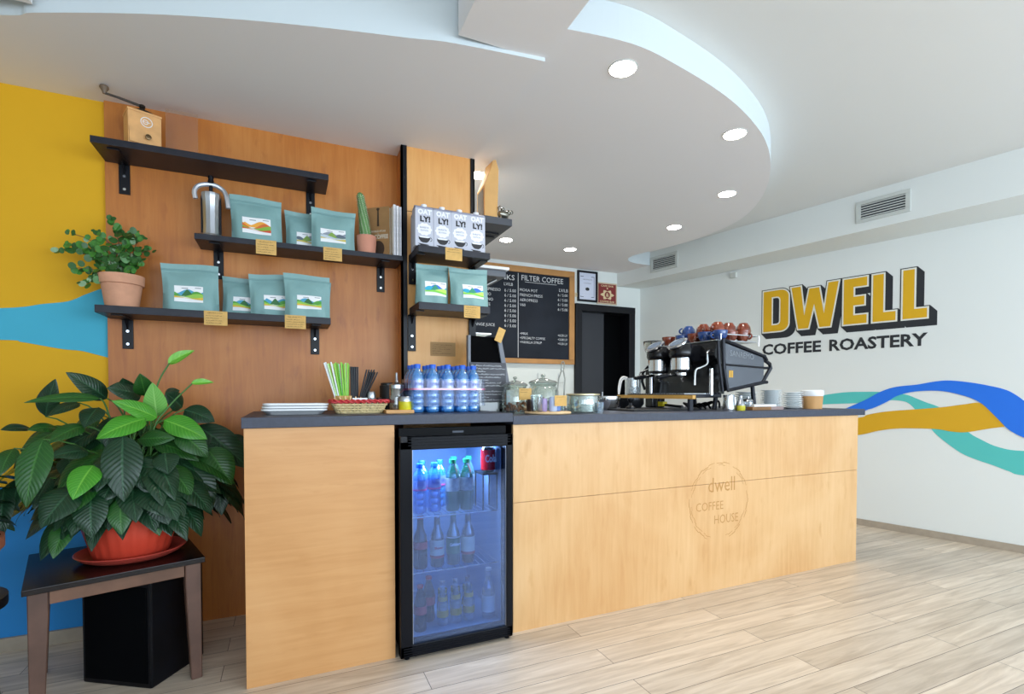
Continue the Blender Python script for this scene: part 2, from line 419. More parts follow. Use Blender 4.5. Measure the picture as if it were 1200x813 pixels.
# plywood cladding behind the shelves and on the column
mb = MB(); mb.box(-.737, .56, 2.812, 2.83, 0, 2.404); structure(mb.build('wall_panelling', M_ply_panel))
mb = MB(); mb.box(.56, .955, 2.68, 2.84, 0, 2.404)
o = mb.build('wall_column', [M_ply_column, M_ply_panel])
for p in o.data.polygons:
    if p.normal.x < -.5: p.material_index = 1
structure(o)
mb = MB(); mb.box(.553, .583, 2.672, 2.69, 1.0, 2.404); mb.box(.553, .562, 2.672, 2.70, 1.0, 2.404); structure(mb.build('trim_1', M_blackmetal))
mb = MB(); mb.box(.938, .961, 2.672, 2.69, 1.0, 2.404); mb.box(.953, .961, 2.672, 2.70, 1.0, 2.404); structure(mb.build('trim_2', M_blackmetal))
mb = MB(); mb.box(.583, .938, 2.6785, 2.681, 2.064, 2.067); structure(mb.build('trim_3', M_brownink))

# ------------------------------------------------------------------ painted wall bands
def band(name, top, bot, m, frame, lift, parent, sm=5):
    a = catmull([(x, y, 0) for x, y in top], sm); b = catmull([(x, y, 0) for x, y in bot], sm)
    pts = [(p[0], p[1]) for p in a]+[(p[0], p[1]) for p in b]
    return curve_mesh(name, [pts], m, frame, parent=parent, lift=lift)
FR = (A0, RU, (0, 0, 1), -RN)
M_blue = mat('royal_blue_paint', '#1a6fe0', .7); M_teal = mat('turquoise_paint', '#52bdb8', .7)
M_gold = mat('ochre_yellow_paint', '#d3a212', .7); M_sky = mat('sky_blue_paint', '#3fa9c4', .7); M_azure = mat('azure_paint', '#1f86cf', .7)
teal_t = [(-.42,1.05),(-.267,1.086),(-.103,1.111),(.037,1.115),(.156,1.113),(.311,1.094),(.379,1.066),(.445,1.033),(.522,.999),(.597,.932),(.694,.818),(.764,.768),(.854,.722),(.982,.706),(1.3,.74),(1.8,.86),(2.4,.95)]
teal_b = [(2.4,.78),(1.8,.68),(1.3,.55),(.985,.537),(.911,.557),(.834,.588),(.744,.62),(.661,.658),(.588,.716),(.525,.775),(.48,.83),(.393,.958),(.339,1.023),(.284,1.043),(.2,1.045),(.023,1.022),(-.266,1.005),(-.42,.98)]
band('painted_band', teal_t, teal_b, M_teal, FR, .002, wr)
yel_t = [(-.3,.86),(.002,.898),(.07,.926),(.201,.956),(.393,.979),(.547,.998),(.668,1.021),(.76,1.03),(.829,.947),(.885,.87)]
yel_b = [(.885,.868),(.808,.851),(.682,.817),(.599,.817),(.499,.831),(.287,.824),(.145,.797),(.004,.753),(-.3,.70)]
band('painted_band', yel_t, yel_b, M_gold, FR, .004, wr)
blu_t = [(-.6,.72),(-.3,.86),(-.101,.968),(.046,1.046),(.156,1.116),(.255,1.153),(.39,1.17),(.494,1.191),(.581,1.198),(.7,1.181),(.815,1.152),(.891,1.124),(.945,1.084),(1.05,.99),(1.3,.86),(1.8,.74),(2.4,.72)]
blu_b = [(2.4,.5),(1.8,.52),(1.3,.64),(1.1,.74),(.981,.798),(.939,.822),(.895,.86),(.829,.947),(.76,1.03),(.679,1.079),(.545,1.118),(.417,1.12),(.324,1.104),(.256,1.077),(.2,1.035),(.114,.985),(.065,.966),(-.006,.929),(-.3,.80),(-.6,.66)]
band('painted_band', blu_t, blu_b, M_blue, FR, .006, wr)
FB = ((0, 2.83, 0), (1, 0, 0), (0, 0, 1), (0, -1, 0))
band('painted_band', [(-3.0,1.35),(-2.2,1.38),(-1.6,1.42),(-1.107,1.46),(-.967,1.488),(-.88,1.506),(-.82,1.54),(-.774,1.565),(-.738,1.585)],
     [(-.738,1.262),(-.793,1.278),(-.838,1.290),(-.898,1.295),(-.97,1.308),(-1.041,1.321),(-1.11,1.327),(-1.6,1.31),(-2.2,1.25),(-3.0,1.2)], M_sky, FB, .002, wb)
band('painted_band', [(-3.0,.85),(-2.2,.80),(-1.6,.74),(-1.1,.70),(-.9,.64),(-.738,.58)], [(-.738,.0),(-1.1,.0),(-2.2,.0),(-3.0,.0)], M_azure, FB, .002, wb)

# ------------------------------------------------------------------ shop name painted on the right wall
sg = thing('painted_wall_sign', 'yellow DWELL block letters over black COFFEE ROASTERY words, painted on the white wall', 'wall sign', (0, 0, 0))
zb, zt = 1.683, 2.07
def rect(u0, u1, a, b): return [(u0, a), (u1, a), (u1, b), (u0, b)]
W_ = .078; Hh = zt-zb
def letter_D(u0, u1):
    r = .075
    out = [(u0, zb)]+[(u1-r+r*cos(t), zb+r*.9+r*.9*sin(t)) for t in [radians(a) for a in range(-90, 1, 15)]]+[(u1-r+r*cos(t), zt-r*.9+r*.9*sin(t)) for t in [radians(a) for a in range(0, 91, 15)]]+[(u0, zt)]
    r2 = .03; a0, a1, b0, b1 = u0+.082, u1-.078, zb+.065, zt-.065
    hole = [(a0, b0)]+[(a1-r2+r2*cos(t), b0+r2+r2*sin(t)) for t in [radians(a) for a in range(-90, 1, 30)]]+[(a1-r2+r2*cos(t), b1-r2+r2*sin(t)) for t in [radians(a) for a in range(0, 91, 30)]]+[(a0, b1)]
    return [out, hole]
def letter_W(u0, u1):
    w = .085; c = (u0+u1)/2
    return [[(u0, zt), (u0+w, zt), (u0+.115, zb+.14), (c-.042, zt-.03), (c+.042, zt-.03), (u1-.115, zb+.14), (u1-w, zt), (u1, zt), (u1-.062, zb), (u1-.152, zb), (c, zb+.20), (u0+.152, zb), (u0+.062, zb)]]
def letter_E(u0, u1):
    t = .078; m = (zb+zt)/2
    return [[(u0, zb), (u1, zb), (u1, zb+t), (u0+W_, zb+t), (u0+W_, m-t/2), (u1-.018, m-t/2), (u1-.018, m+t/2), (u0+W_, m+t/2), (u0+W_, zt-t), (u1, zt-t), (u1, zt), (u0, zt)]]
def letter_L(u0, u1): return [[(u0, zb), (u1, zb), (u1, zb+.078), (u0+W_, zb+.078), (u0+W_, zt), (u0, zt)]]
LET = [letter_D(-.795, -.562), letter_W(-.545, -.155), letter_E(-.122, .052), letter_L(.088, .248), letter_L(.288, .446)]
M_signblack = mat('sign_black_paint', '#23262c', .7); M_signyel = mat('sign_yellow_paint', '#dba90c', .65); M_signwhite = mat('sign_white_paint', '#e4e4da', .7)
for lp in LET:
    lets = []
    for k in range(13):
        dx, dz = .042*k/12, -.048*k/12
        loops = [[(x+dx, y+dz) for x, y in q] for q in lp]
        lets.append(curve_mesh('x', loops, M_signblack, FR, offset=.016, lift=.002+.0001*(12-k)))
    ctx = MB()
    for q in lets:
        n0 = len(ctx.v); ctx.v += [tuple(v.co) for v in q.data.vertices]
        for p in q.data.polygons: ctx.face([n0+i for i in p.vertices], 0)
        bpy.data.objects.remove(q)
    lt = ctx.build('letter_shadow', M_signblack, sg, fix=False)
    wo = curve_mesh('letter_outline', lp, M_signwhite, FR, offset=.009, lift=.005, parent=lt)
    curve_mesh('letter_face', lp, M_signyel, FR, offset=-.003, lift=.006, parent=lt)
text_block('lettering', [('COFFEE', -.80, 1.473, .51, .098, 'l', .03)], M_signblack, FR, sg, .003)
text_block('lettering', [('ROASTERY', -.226, 1.473, .676, .098, 'l', .03)], M_signblack, FR, sg, .003)
# ------------------------------------------------------------------ shelves on the plywood wall
def bracket(parent, x, yw, z, depth, drop=.135, w=.042, screws=2):
    """black steel angle: arm under the board, plate down the wall"""
    mb = MB(); mb.box(x-w/2, x+w/2, yw-depth, yw, z-.006, z-.0005, bevel=.001); mb.box(x-w/2, x+w/2, yw-.006, yw-.0005, z-drop, z-.004, bevel=.002)
    mb.prism([(yw-.006, z-.006), (yw-.045, z-.006), (yw-.006, z-.045)], x-.003, x+.003, axis='x')
    b = mb.build('bracket', M_blackmetal, parent)
    for k in range(screws):
        s = MB(); s.cyl((x, yw-.0085, z-drop+.022+k*.058), .006, .003, 10, axis='y')
        s.build('screw', M_chrome, b, smooth=True)
def shelf(name, label, x0, x1, y0, y1, z0, z1, bx, group, m=None, drop=.135):
    t = thing(name, label, 'shelf', ((x0+x1)/2, y1, z0), group=group)
    cx = (x0+x1)/2
    mb = MB(); mb.box(x0-cx, x1-cx, y0-y1, 0, 0, z1-z0, bevel=.0015); mb.build('board', m or M_blackshelf, t)
    for x in bx: bracket(t, x-cx, 0, 0, (y1-y0)*.85, drop)
    return t
G = 'black wall shelves with steel brackets'
shelf('wall_shelf', 'topmost long black shelf on the plywood wall, carrying the wooden coffee grinder', -.734, .190, 2.615, 2.812, 2.134, 2.162, (-.665, .115), G)
shelf('wall_shelf', 'middle black shelf on the plywood wall, carrying the cactus and a silver lever press', -.373, .550, 2.625, 2.812, 1.787, 1.812, (-.299, .467), G)
shelf('wall_shelf', 'lowest long black shelf on the plywood wall, carrying the terracotta plant pot', -.730, .195, 2.62, 2.812, 1.438, 1.470, (-.662, .131), G)
shelf('wall_shelf', 'upper black shelf on the plywood column, carrying four grey drink cartons', .590, .968, 2.455, 2.672, 1.798, 1.830, (.61, .945), G, drop=.12)
shelf('wall_shelf', 'lower black shelf on the plywood column, carrying two teal coffee bags', .592, .968, 2.455, 2.672, 1.516, 1.552, (.605, .945), G, drop=.19)
# shelves on the far side of the column
t = thing('wall_shelf', 'dark end shelf jutting right of the column, carrying the standing paper bag', 'shelf', (1.08, 2.92, 2.074), group=G)
MB().box(-.122, .122, -.22, .24, 0, .04, bevel=.002).build('board', mat('charcoal_board', '#40434b', .5), t)
mb = MB()
for dx in (-.05, .02): mb.box(-.12, .10, -.02+dx, .01+dx, -.008, -.0005)
mb.build('bracket', M_blackmetal, t)
t = thing('wall_shelf', 'small white-edged shelf right of the column, in front of the menu chalkboard', 'shelf', (1.08, 2.72, 1.80), group=G)
MB().box(-.122, .115, 0, .36, .022, .040, bevel=.006).build('board', M_white, t)
mb = MB(); mb.box(-.12, .10, .02, .35, -.015, .0215, bevel=.003)
mb.build('tray', mat('grey_underside', '#5b5f66', .5), t)
mb = MB(); mb.tube([(-.12, .1, -.12), (.07, .1, -.016)], .008); mb.tube([(-.12, .28, -.12), (.07, .28, -.016)], .008); mb.build('bracket', M_steel, t)
t = thing('wall_shelf', 'small clear glass shelf right of the column, behind the black sign stand', 'shelf', (1.03, 2.8, 1.45), group=G)
MB().box(-.07, .082, 0, .2, 0, .010, bevel=.002).build('board', glassy('pale_glass_edge', '#c9d6d0', .2, '#dfe8e4', .4), t)
MB().box(-.07, -.05, .02, .18, -.012, -.0005).build('bracket', M_steel, t)

# ------------------------------------------------------------------ coffee bags
M_bag = mat('matt_teal_foil', '#7da3a2', .5, noise=(9, .06), bump=(16, .6))
M_bagd = mat('teal_seal', '#6d9393', .5)
PAL = {'orange': ['#e8a33a', '#d4682f', '#7fae3c', '#c8502c', '#f1d08a'], 'green': ['#4a9ec0', '#4f9a3c', '#2f6b3a', '#d9b23c', '#8ec04e'],
       'grey': ['#8a93a0', '#5d6b78', '#7ea04a', '#c9b858', '#b9c6cf'], 'blue': ['#2f6fd0', '#2aa6c9', '#2f8f74', '#7fd04e', '#bfe36a']}
def coffee_bag(label, x0, x1, yf, z0, h, pal, lab=(.22, .80, .20, .50), rz=0, seed=0, lean=.04, top=1.03, d=.082):
    """stand-up pouch: flat gusseted base, belly that thins to a crimped top"""
    w = x1-x0; rnd = random.Random(seed)
    t = thing('coffee_bag', label, 'coffee bag', ((x0+x1)/2, yf+d/2, z0), rz, 'teal coffee bags on the shelves')
    t.rotation_euler = (-lean*.4, 0, rz)
    ph = [rnd.uniform(0, 6) for _ in range(6)]
    def S(u, v, side):
        # u -1..1, v 0..1 ; side -1 front, +1 back
        taper = max(0, 1-(v/.84)**1.7) if v < .84 else 0
        q_ = min(1, max(0, (1-abs(u))/.24)); edge = q_*q_*(3-2*q_)*(1-.25*u*u)
        gus = .22*(1-v)*(1 if abs(u) > .9 else 1)
        y = side*d/2*(taper**.75)*(edge*(1-gus)+gus)
        cr = .0035*sin(5*u+ph[0]+3*v)*edge*(taper**.5)+.0028*sin(9*v+ph[1]+4*u)*edge*min(1, taper*3)
        y += cr
        y += side*(.0008 if v >= .84 else 0)
        y += .010*v*lean*10*.0 + .004*sin(2.2*u+ph[2])*max(0, v-.5)*2   # the top waves a little
        wx = w/2*(1+(top-1)*v**2-.02*sin(pi*v))
        x = u*wx + .003*sin(3*v+ph[3])
        z = h*v*(1+.02*sin(2*u+ph[4])*v)
        return (x, y, z)
    nu, nv = 22, 24
    mb = MB()
    for side in (-1, 1):
        g = [[mb.vert(S(-1+2*i/nu, j/nv, side)) for i in range(nu+1)] for j in range(nv+1)]
        for j in range(nv):
            for i in range(nu):
                q = (g[j][i], g[j][i+1], g[j+1][i+1], g[j+1][i]); mb.face(q if side < 0 else q[::-1])
        if side < 0: f = g
        else: bk = g
    for j in range(nv):
        mb.face((f[j+1][0], bk[j+1][0], bk[j][0], f[j][0])); mb.face((f[j][nu], bk[j][nu], bk[j+1][nu], f[j+1][nu]))
    for i in range(nu):
        mb.face((f[0][i+1], f[0][i], bk[0][i], bk[0][i+1])); mb.face((f[nv][i], f[nv][i+1], bk[nv][i+1], bk[nv][i]))
    mb.build('pouch', M_bag, t, smooth=True, angle=50)
    # zip line and tear seal
    mb = MB()
    for v, r in ((.86, .0012), (.885, .0009)):
        for side in (-1,): mb.tube([tuple(Vector(S(-1+2*i/16, v, side))+Vector((0, side*.0008, 0))) for i in range(17)], r, 5)
    mb.build('seal', M_bagd, t, smooth=True)
    # printed label with a hill landscape
    u0, u1, v0, v1 = [lab[0]*2-1, lab[1]*2-1, lab[2], lab[3]]
    def Q(a, b, off): 
        p = S(u0+(u1-u0)*a, v0+(v1-v0)*b, -1); return (p[0], p[1]-off, p[2])
    def patch(mb, off, top, bot, n=14, mi=0, rows=4):
        for i in range(n):
            for r in range(rows):
                a0, a1 = i/n, (i+1)/n
                f0, f1 = r/rows, (r+1)/rows
                P = []
                for a, fr in ((a0, f0), (a1, f0), (a1, f1), (a0, f1)):
                    lo, hi = bot(a), max(bot(a)+.001, top(a)); P.append(Q(a, lo+(hi-lo)*fr, off))
                mb.poly(P, mi)
    c = PAL[pal]
    mats = [M_paper]+[mat('print_%s_%d' % (pal, k), cc, .6) for k, cc in enumerate(c)]+[mat('print_small_grey_text', '#8b9096', .7)]
    mb = MB()
    patch(mb, .0012, lambda a: 1, lambda a: 0)
    s1, s2 = rnd.uniform(0, 3), rnd.uniform(0, 3)
    patch(mb, .0018, lambda a: .52+.26*abs(sin(4.2*a+s1))**1.5*(1 if a > .08 else .5), lambda a: .40, mi=1, n=22)
    patch(mb, .0023, lambda a: .50+.16*sin(7*a+s2), lambda a: .34, mi=2, n=22)
    if pal in ('green', 'blue', 'grey'): patch(mb, .0026, lambda a: .38+.42*max(0, 1-abs(a-.45)/.2)**.8, lambda a: .36, mi=3, n=26)
    patch(mb, .0029, lambda a: .42+.10*sin(5*a+s1+1), lambda a: .26+.05*sin(6*a), mi=5 if pal != 'orange' else 3, n=20)
    patch(mb, .0033, lambda a: .30+.07*sin(4*a+s2), lambda a: .19+.06*sin(3.4*a+1), mi=4, n=20)
    for b0, a0, a1 in ((.82, .25, .48), (.86, .72, .94)):
        patch(mb, .0018, lambda a: b0+.04, lambda a: b0, n=1, mi=6) if False else mb.poly([Q(a0, b0, .0018), Q(a1, b0, .0018), Q(a1, b0+.05, .0018), Q(a0, b0+.05, .0018)], 6)
    mb.build('printed_label', mats, t, fix=False)
    return t
cb = coffee_bag
cb('large teal coffee bag with orange hill label, beside the silver lever press', -.236, -.020, 2.655, 1.8125, .215, 'orange', (.22, .78, .16, .52), seed=1)
cb('small teal coffee bag half hidden behind the bag next to the cactus', -.005, .168, 2.722, 1.8125, .195, 'grey', (.28, .90, .12, .46), seed=2, d=.06)
cb('teal coffee bag with grey mountain label, just left of the cactus', .115, .320, 2.655, 1.8125, .205, 'grey', (.20, .78, .17, .50), seed=3, d=.062)
cb('large teal coffee bag with green hill label, leftmost of those on the lowest shelf', -.508, -.290, 2.655, 1.4705, .215, 'green', (.21, .72, .18, .52), seed=4, rz=.06)
cb('teal coffee bag on the lowest shelf with its right half hidden behind another bag', -.282, -.110, 2.747, 1.4705, .190, 'green', (.26, .88, .14, .50), seed=5, d=.056)
cb('teal coffee bag with green peak label, second from the right on the lowest shelf', -.162, .015, 2.688, 1.4705, .205, 'green', (.34, .96, .16, .50), seed=6, d=.056)
cb('teal coffee bag with full green peak label, at the front right of the lowest shelf', -.012, .192, 2.626, 1.4705, .205, 'green', (.26, .80, .18, .50), seed=7, d=.06)
cb('plain teal coffee bag mostly hidden behind the front right bag on the lowest shelf', .022, .205, 2.747, 1.4705, .20, 'green', (.26, .80, .18, .50), seed=8, d=.056)
cb('teal coffee bag with blue fish-like mountain label, left of the pair on the column', .592, .765, 2.49, 1.5525, .205, 'blue', (.22, .90, .20, .56), seed=9, rz=.10)
cb('teal coffee bag with blue fish-like mountain label, right of the pair on the column', .768, .972, 2.47, 1.5525, .200, 'blue', (.28, .84, .20, .56), seed=10)

# price cards clipped to the shelf edges
def card(label, cx, y, z0, z1, w, rows=4, rz=0, tiltx=0):
    t = thing('price_card', label, 'price card', (cx, y, z0), rz, 'kraft price cards')
    t.rotation_euler = (tiltx, 0, rz)
    h = z1-z0
    MB().box(-w/2, w/2, -.0012, 0, 0, h, bevel=.0003).build('card', M_kraft, t)
    F = ((0, -.0013, 0), (1, 0, 0), (0, 0, 1), (0, -1, 0)); rnd = random.Random(int(cx*1000))
    L = [(-w*.36, w*.30, h*.82, h*.08)]+[(-w*.42, w*rnd.uniform(.1, .42), h*(.64-.17*k), h*.055) for k in range(rows)]
    scribble('writing', L, M_brownink, F, t, .0004, .0009, int(cx*999)+5)
card('kraft price card under the orange-labelled coffee bag on the middle shelf', -.086, 2.6251, 1.748, 1.815, .086)
card('kraft price card under the coffee bag beside the cactus', .207, 2.6251, 1.750, 1.814, .086)
card('kraft price card under the leftmost coffee bag of the lowest shelf', -.293, 2.6201, 1.407, 1.471, .092)
card('kraft price card under the front right coffee bag of the lowest shelf', .036, 2.6201, 1.409, 1.473, .092)
card('kraft price card on the edge below the grey drink cartons', .771, 2.4551, 1.771, 1.833, .088, 1)
card('kraft price card below the right coffee bag on the column', .868, 2.4551, 1.488, 1.550, .088)

# ------------------------------------------------------------------ top shelf: grinder and clear stand
ZS = 2.1625
t = thing('coffee_grinder', 'old wooden box coffee grinder with long iron crank, on the topmost shelf', 'coffee grinder', (-.575, 2.715, ZS), radians(22))
M_oldwood = mat('worn_beech_wood', '#d9a468', .55, noise=(18, .12))
mb = MB(); mb.box(-.062, .062, -.052, .052, 0, .012, bevel=.003); mb.box(-.06, .06, -.05, .05, .012, .150, bevel=.002); mb.box(-.062, .062, -.052, .052, .150, .160, bevel=.003)
mb.build('box', M_oldwood, t)
dr = MB().box(-.056, .056, -.0565, -.0505, .016, .078, bevel=.001).build('drawer', M_oldwood, t)
mb = MB(); mb.lathe([(0,0),(.005,0),(.005,.008),(.011,.012),(.011,.017),(0,.020)], (0,0,0), 14); k = mb.build('knob', mat('bronze', '#6e5a40', .35, .9), dr, smooth=True)
k.location = (.008, -.0565, .046); k.rotation_euler = (pi/2, 0, 0)
emb = MB(); emb.lathe([(.019, 0), (.019, .001), (.022, .001), (.022, 0)], (0, 0, 0), 24); emb.lathe([(.008, 0), (.008, .001), (.0105, .001), (.0105, 0)], (-.004, 0, 0), 20); emb.box(-.015, .013, -.001, .001, 0, .001)
e = emb.build('emblem', M_white, t); e.location = (.006, -.0502, .115); e.rotation_euler = (pi/2, 0, 0)
M_iron = mat('dark_old_iron', '#3a342e', .4, .8)
mb = MB(); mb.lathe([(.052, 0), (.048, .008), (.03, .016), (.013, .021), (.009, .034), (.012, .036), (.012, .044), (.006, .048), (0, .050)], (0, 0, .160), 20)
mb.build('hopper_cap', M_iron, t, smooth=True)
mb = MB(); mb.tube([(.008, .004, .200), (-.02, -.002, .201), (-.08, .000, .205), (-.128, .006, .208)], [.006, .0055, .005, .005], 8)
c = mb.build('crank', M_iron, t, smooth=True)
mb = MB(); mb.lathe([(0,0),(.006,0),(.008,.008),(.013,.016),(.017,.024),(.015,.031),(0,.033)], (-.130, .006, .205), 14); mb.build('crank_knob', mat('dark_turned_wood', '#6d5b48', .4), c, smooth=True)
t = thing('menu_stand', 'empty clear acrylic menu holder standing right of the wooden grinder', 'menu stand', (-.425, 2.70, ZS))
mb = MB(); mb.box(-.062, .062, -.002, .0005, 0, .205, bevel=.0006); mb.box(-.062, .062, .004, .0065, 0, .205, bevel=.0006); mb.box(-.062, .062, -.002, .06, 0, .0025)
mb.build('holder', glassy('clear_acrylic', '#fdfaf6', .03, rise=.5), t)

# ------------------------------------------------------------------ middle shelf
ZM = 1.8125
t = thing('espresso_press', 'silver lever espresso press with arched handle, at the left end of the middle shelf', 'espresso press', (-.315, 2.70, ZM))
mb = MB(); mb.lathe([(0, 0), (.052, 0), (.054, .006), (.050, .014), (.036, .018), (.0345, .05), (.0355, .12), (.037, .175), (.040, .185), (.040, .204), (.030, .208), (0, .208)], (0,0,0), 12)
mb.build('body', M_steel, t, smooth=True, angle=25)
mb = MB(); mb.box(-.052, .052, -.044, .044, 0, .008, bevel=.003); mb.build('base', M_iron, t)
mb = MB(); mb.tube(catmull([(-.060, -.01, .172), (-.064, -.01, .205), (-.050, -.005, .232), (-.018, 0, .246), (.018, 0, .246), (.050, 0, .228), (.064, -.008, .195), (.070, -.012, .145)], 4), .0105, 8)
mb.build('lever', mat('satin_aluminium', '#c9ccd2', .35, .6), t, smooth=True)
mb = MB(); mb.cyl((0, 0, .198), .008, .05, 12); mb.lathe([(.007, .248), (.013, .252), (.013, .262), (.010, .272), (.013, .280), (.011, .286), (0, .288)], (0,0,0), 14)
mb.build('knob', M_blackmetal, t, smooth=True)
mb = MB()
for x in (-.037, .037): mb.box(x-.004, x+.004, -.006, .006, .016, .19, bevel=.001)
mb.build('rod', M_blackmetal, t)

t = thing('potted_cactus', 'tall thin cactus in a small pink clay pot on the middle shelf', 'cactus', (.378, 2.70, ZM), group=None)
mb = MB(); mb.lathe([(0,0),(.040,0),(.046,.02),(.049,.06),(.050,.096),(.044,.096),(.042,.085),(0,.085)], (0,0,0), 24); mb.build('pot', mat('pink_clay', '#c98a72', .8, noise=(12, .06)), t, smooth=True)
mb = MB(); mb.lathe([(0,0),(.0415,0),(.0415,.002),(0,.003)], (0,0,.086), 16); mb.build('soil', M_soil, t)
ribs = MB(); n = 26; R = []
for i in range(n+1):
    v = i/n; r = (.027*(1-.45*v))*(1 if v < .9 else math.sqrt(max(0, 1-((v-.9)/.1)**2)))
    cx = -.004-.028*v**1.3; ring = []
    if r < 1e-4: ring = [ribs.vert((cx, 0, .086+.235*v))]
    else:
        for k in range(28):
            a = 2*pi*k/28; rr = r*(1+.16*cos(a*10+v*12)); ring.append(ribs.vert((cx+rr*cos(a), rr*sin(a), .086+.235*v)))
    R.append(ring)
for A, B in zip(R, R[1:]):
    for k in range(28):
        if len(B) == 1: ribs.face((A[k], A[(k+1) % 28], B[0]))
        else: ribs.face((A[k], A[(k+1) % 28], B[(k+1) % 28], B[k]))
ribs.build('cactus_stem', mat('cactus_green', '#5f8a50', .6, noise=(40, .25)), t, smooth=True, angle=180)
sp = MB(); rnd = random.Random(3)
for i in range(24):
    for k in range(10):
        v = .04+.9*i/24; a = (2*pi*k-v*12)/10; r = .027*(1-.45*v)*1.14
        c = Vector((-.004-.028*v**1.3+r*cos(a), r*sin(a), .086+.235*v)); dr_ = Vector((cos(a), sin(a), rnd.uniform(-.3, .5)))
        s_ = Vector((-sin(a), cos(a), 0))*.0026
        sp.poly([c-s_, c+s_, c+dr_*.008]); sp.poly([c-s_*1.4+Vector((0, 0, .002)), c+s_*1.4+Vector((0, 0, .002)), c+Vector((0, 0, -.002))])
sp.build('spines', mat('pale_spines', '#e6ead2', .7), t, fix=False)['kind'] = 'stuff'

t = thing('coffee_book', 'thick brown-covered coffee book standing at the right end of the middle shelf', 'book', (.452, 2.735, ZM))
FRb = Matrix.Rotation(0, 4, 'Z')
BW, BT, BH = .135, .03, .27
bk = Matrix.Translation((0, 0, 0))
t.rotation_euler = (0, 0, radians(-38))
M_cover = mat('brown_book_cover', '#9a7448', .7, noise=(25, .08))
mb = MB(); mb.box(-.07, .065, -.018, -.015, 0, .265, bevel=.0008); mb.box(-.07, .065, .003, .006, 0, .265, bevel=.0008); mb.box(-.073, -.07, -.018, .006, 0, .265, bevel=.0008)
mb.build('cover', M_cover, t)
mb = MB(); mb.box(-.069, .061, -.0145, .0025, .004, .261); mb.build('pages', mat('cream_pages', '#e3ddce', .8), t)
F = ((0, -.0182, 0), (1, 0, 0), (0, 0, 1), (0, -1, 0))
text_block('title', [('COFFEE', .018, .100, .080, .022, 'c', .02), ('WORLD ATLAS', .0, .135, .085, .010, 'c', .01), ('of', 0, .122, None, .008, 'c', 0)], mat('cover_white_ink', '#d9d3c4', .7), F, t, .0004)
mb = MB(); mb.lathe([(0, -.0190), (.034, -.0190)], (0, 0, .05), 24, axis='y', sy=1.2)
mb2 = MB()
mb2.prism([(-.006, .165), (.006, .165), (.004, .245), (.010, .256), (0, .262), (-.010, .256), (-.004, .245)], -.0189, -.0183, axis='y')
mb2.prism([(.036*cos(a), .048+.042*sin(a)) for a in [2*pi*k/20 for k in range(20)]], -.0186, -.0182, axis='y')
mb2.build('cover_print', mat('cover_dark_ink', '#3b2a1c', .7), t)
# pale magazines next to the book
for k, (x, l) in enumerate(((.494, 'pale grey magazine leaning between the brown book and the column, nearest the book'), (.5085, 'white magazine in the middle of the pale trio beside the brown book'), (.523, 'pale magazine closest to the steel column edge on the middle shelf'))):
    t2 = thing('magazine', l, 'magazine', (x+.018, 2.715, ZM), 0, 'pale magazines beside the coffee book')
    MB().box(-.006, .006, -.075, .085, 0, .262-.004*k, bevel=.0008).build('pages', mat('magazine_pages_%d' % k, ('#d5d6dc', '#e6e6ea', '#c8cad2')[k], .7, noise=(90, .1)), t2)
    MB().box(-.0066, -.0061, -.076, .086, 0, .263-.004*k).build('cover', mat('magazine_cover_%d' % k, ('#f0efe8', '#9aa0b0', '#e4e2dc')[k], .5), t2)

# ------------------------------------------------------------------ cartons on the column shelf
M_carton = mat('pale_grey_carton', '#b9bcc9', .5); M_cside = mat('carton_side_grey', '#8e92a6', .5); M_cw = mat('carton_white_print', '#e6e8ef', .55)
def carton(label, x, y, z, grp='grey drink cartons on the column shelf'):
    t = thing('drink_carton', label, 'carton', (x, y, z), 0, grp)
    w, d, h = .046, .034, .186
    mb = MB(); mb.box(-w, w, -d, d, 0, h, bevel=.002)
    mb.build('body', M_carton, t)
    mb = MB(); mb.prism([(-d, h), (d, h), (d, h+.006), (-d*.4, h+.018), (-d, h+.006)], -w+.001, w-.001, axis='x'); mb.build('gable', M_cside, t)
    mb = MB(); mb.cyl((.004, -.008, h+.010), .0145, .016, 18); mb.build('cap', M_cw, t, smooth=True)
    F = ((0, -d, 0), (1, 0, 0), (0, 0, 1), (0, -1, 0))
    text_block('brand_lettering', [('OAT', .002, .158, .070, .024, 'c', .05)], M_cw, F, t, .0006)
    text_block('lettering', [('LY!', .004, .122, .052, .027, 'c', .05)], M_ink, F, t, .0006)
    mb = MB(); pts = []
    for k in range(40):
        a = 2*pi*k/40; r = 1+.07*cos(10*a); pts.append((.036*r*cos(a), .084+.030*r*sin(a)))
    curve_mesh('badge', [pts], M_cw, F, parent=t, lift=.0005)
    text_block('small_lettering', [('BARISTA', 0, .088, .045, .009, 'c', .02), ('EDITION', 0, .074, .040, .008, 'c', .02)], M_cside, F, t, .0009)
    cup = [(-.030, .046), (-.028, .034), (-.018, .022), (-.008, .018), (.010, .018), (.020, .024), (.028, .036), (.030, .046)]
    mb = MB(); mb.poly([(p[0], -d-.0006, p[1]) for p in cup])
    mb.poly([(-.034, -d-.0005, .014), (.020, -d-.0005, .010), (.024, -d-.0005, .006), (-.018, -d-.0005, .004)])
    mb.tube([(.029+.009*sin(a), -d-.0008, .036-.009*cos(a)) for a in [pi*k/8 for k in range(9)]], .0014, 5)
    mb.build('cup_drawing', M_ink, t, fix=False)
    mb = MB(); mb.poly([(p[0], -d-.0010, p[1]) for p in [(-.028, .045), (-.02, .049), (.02, .049), (.028, .045), (.018, .042), (-.018, .042)]]); mb.build('cup_foam', M_cw, t, fix=False)
    return t
c1 = carton('grey drink carton nearest the left black post of the column', .626, 2.51, 1.8305)
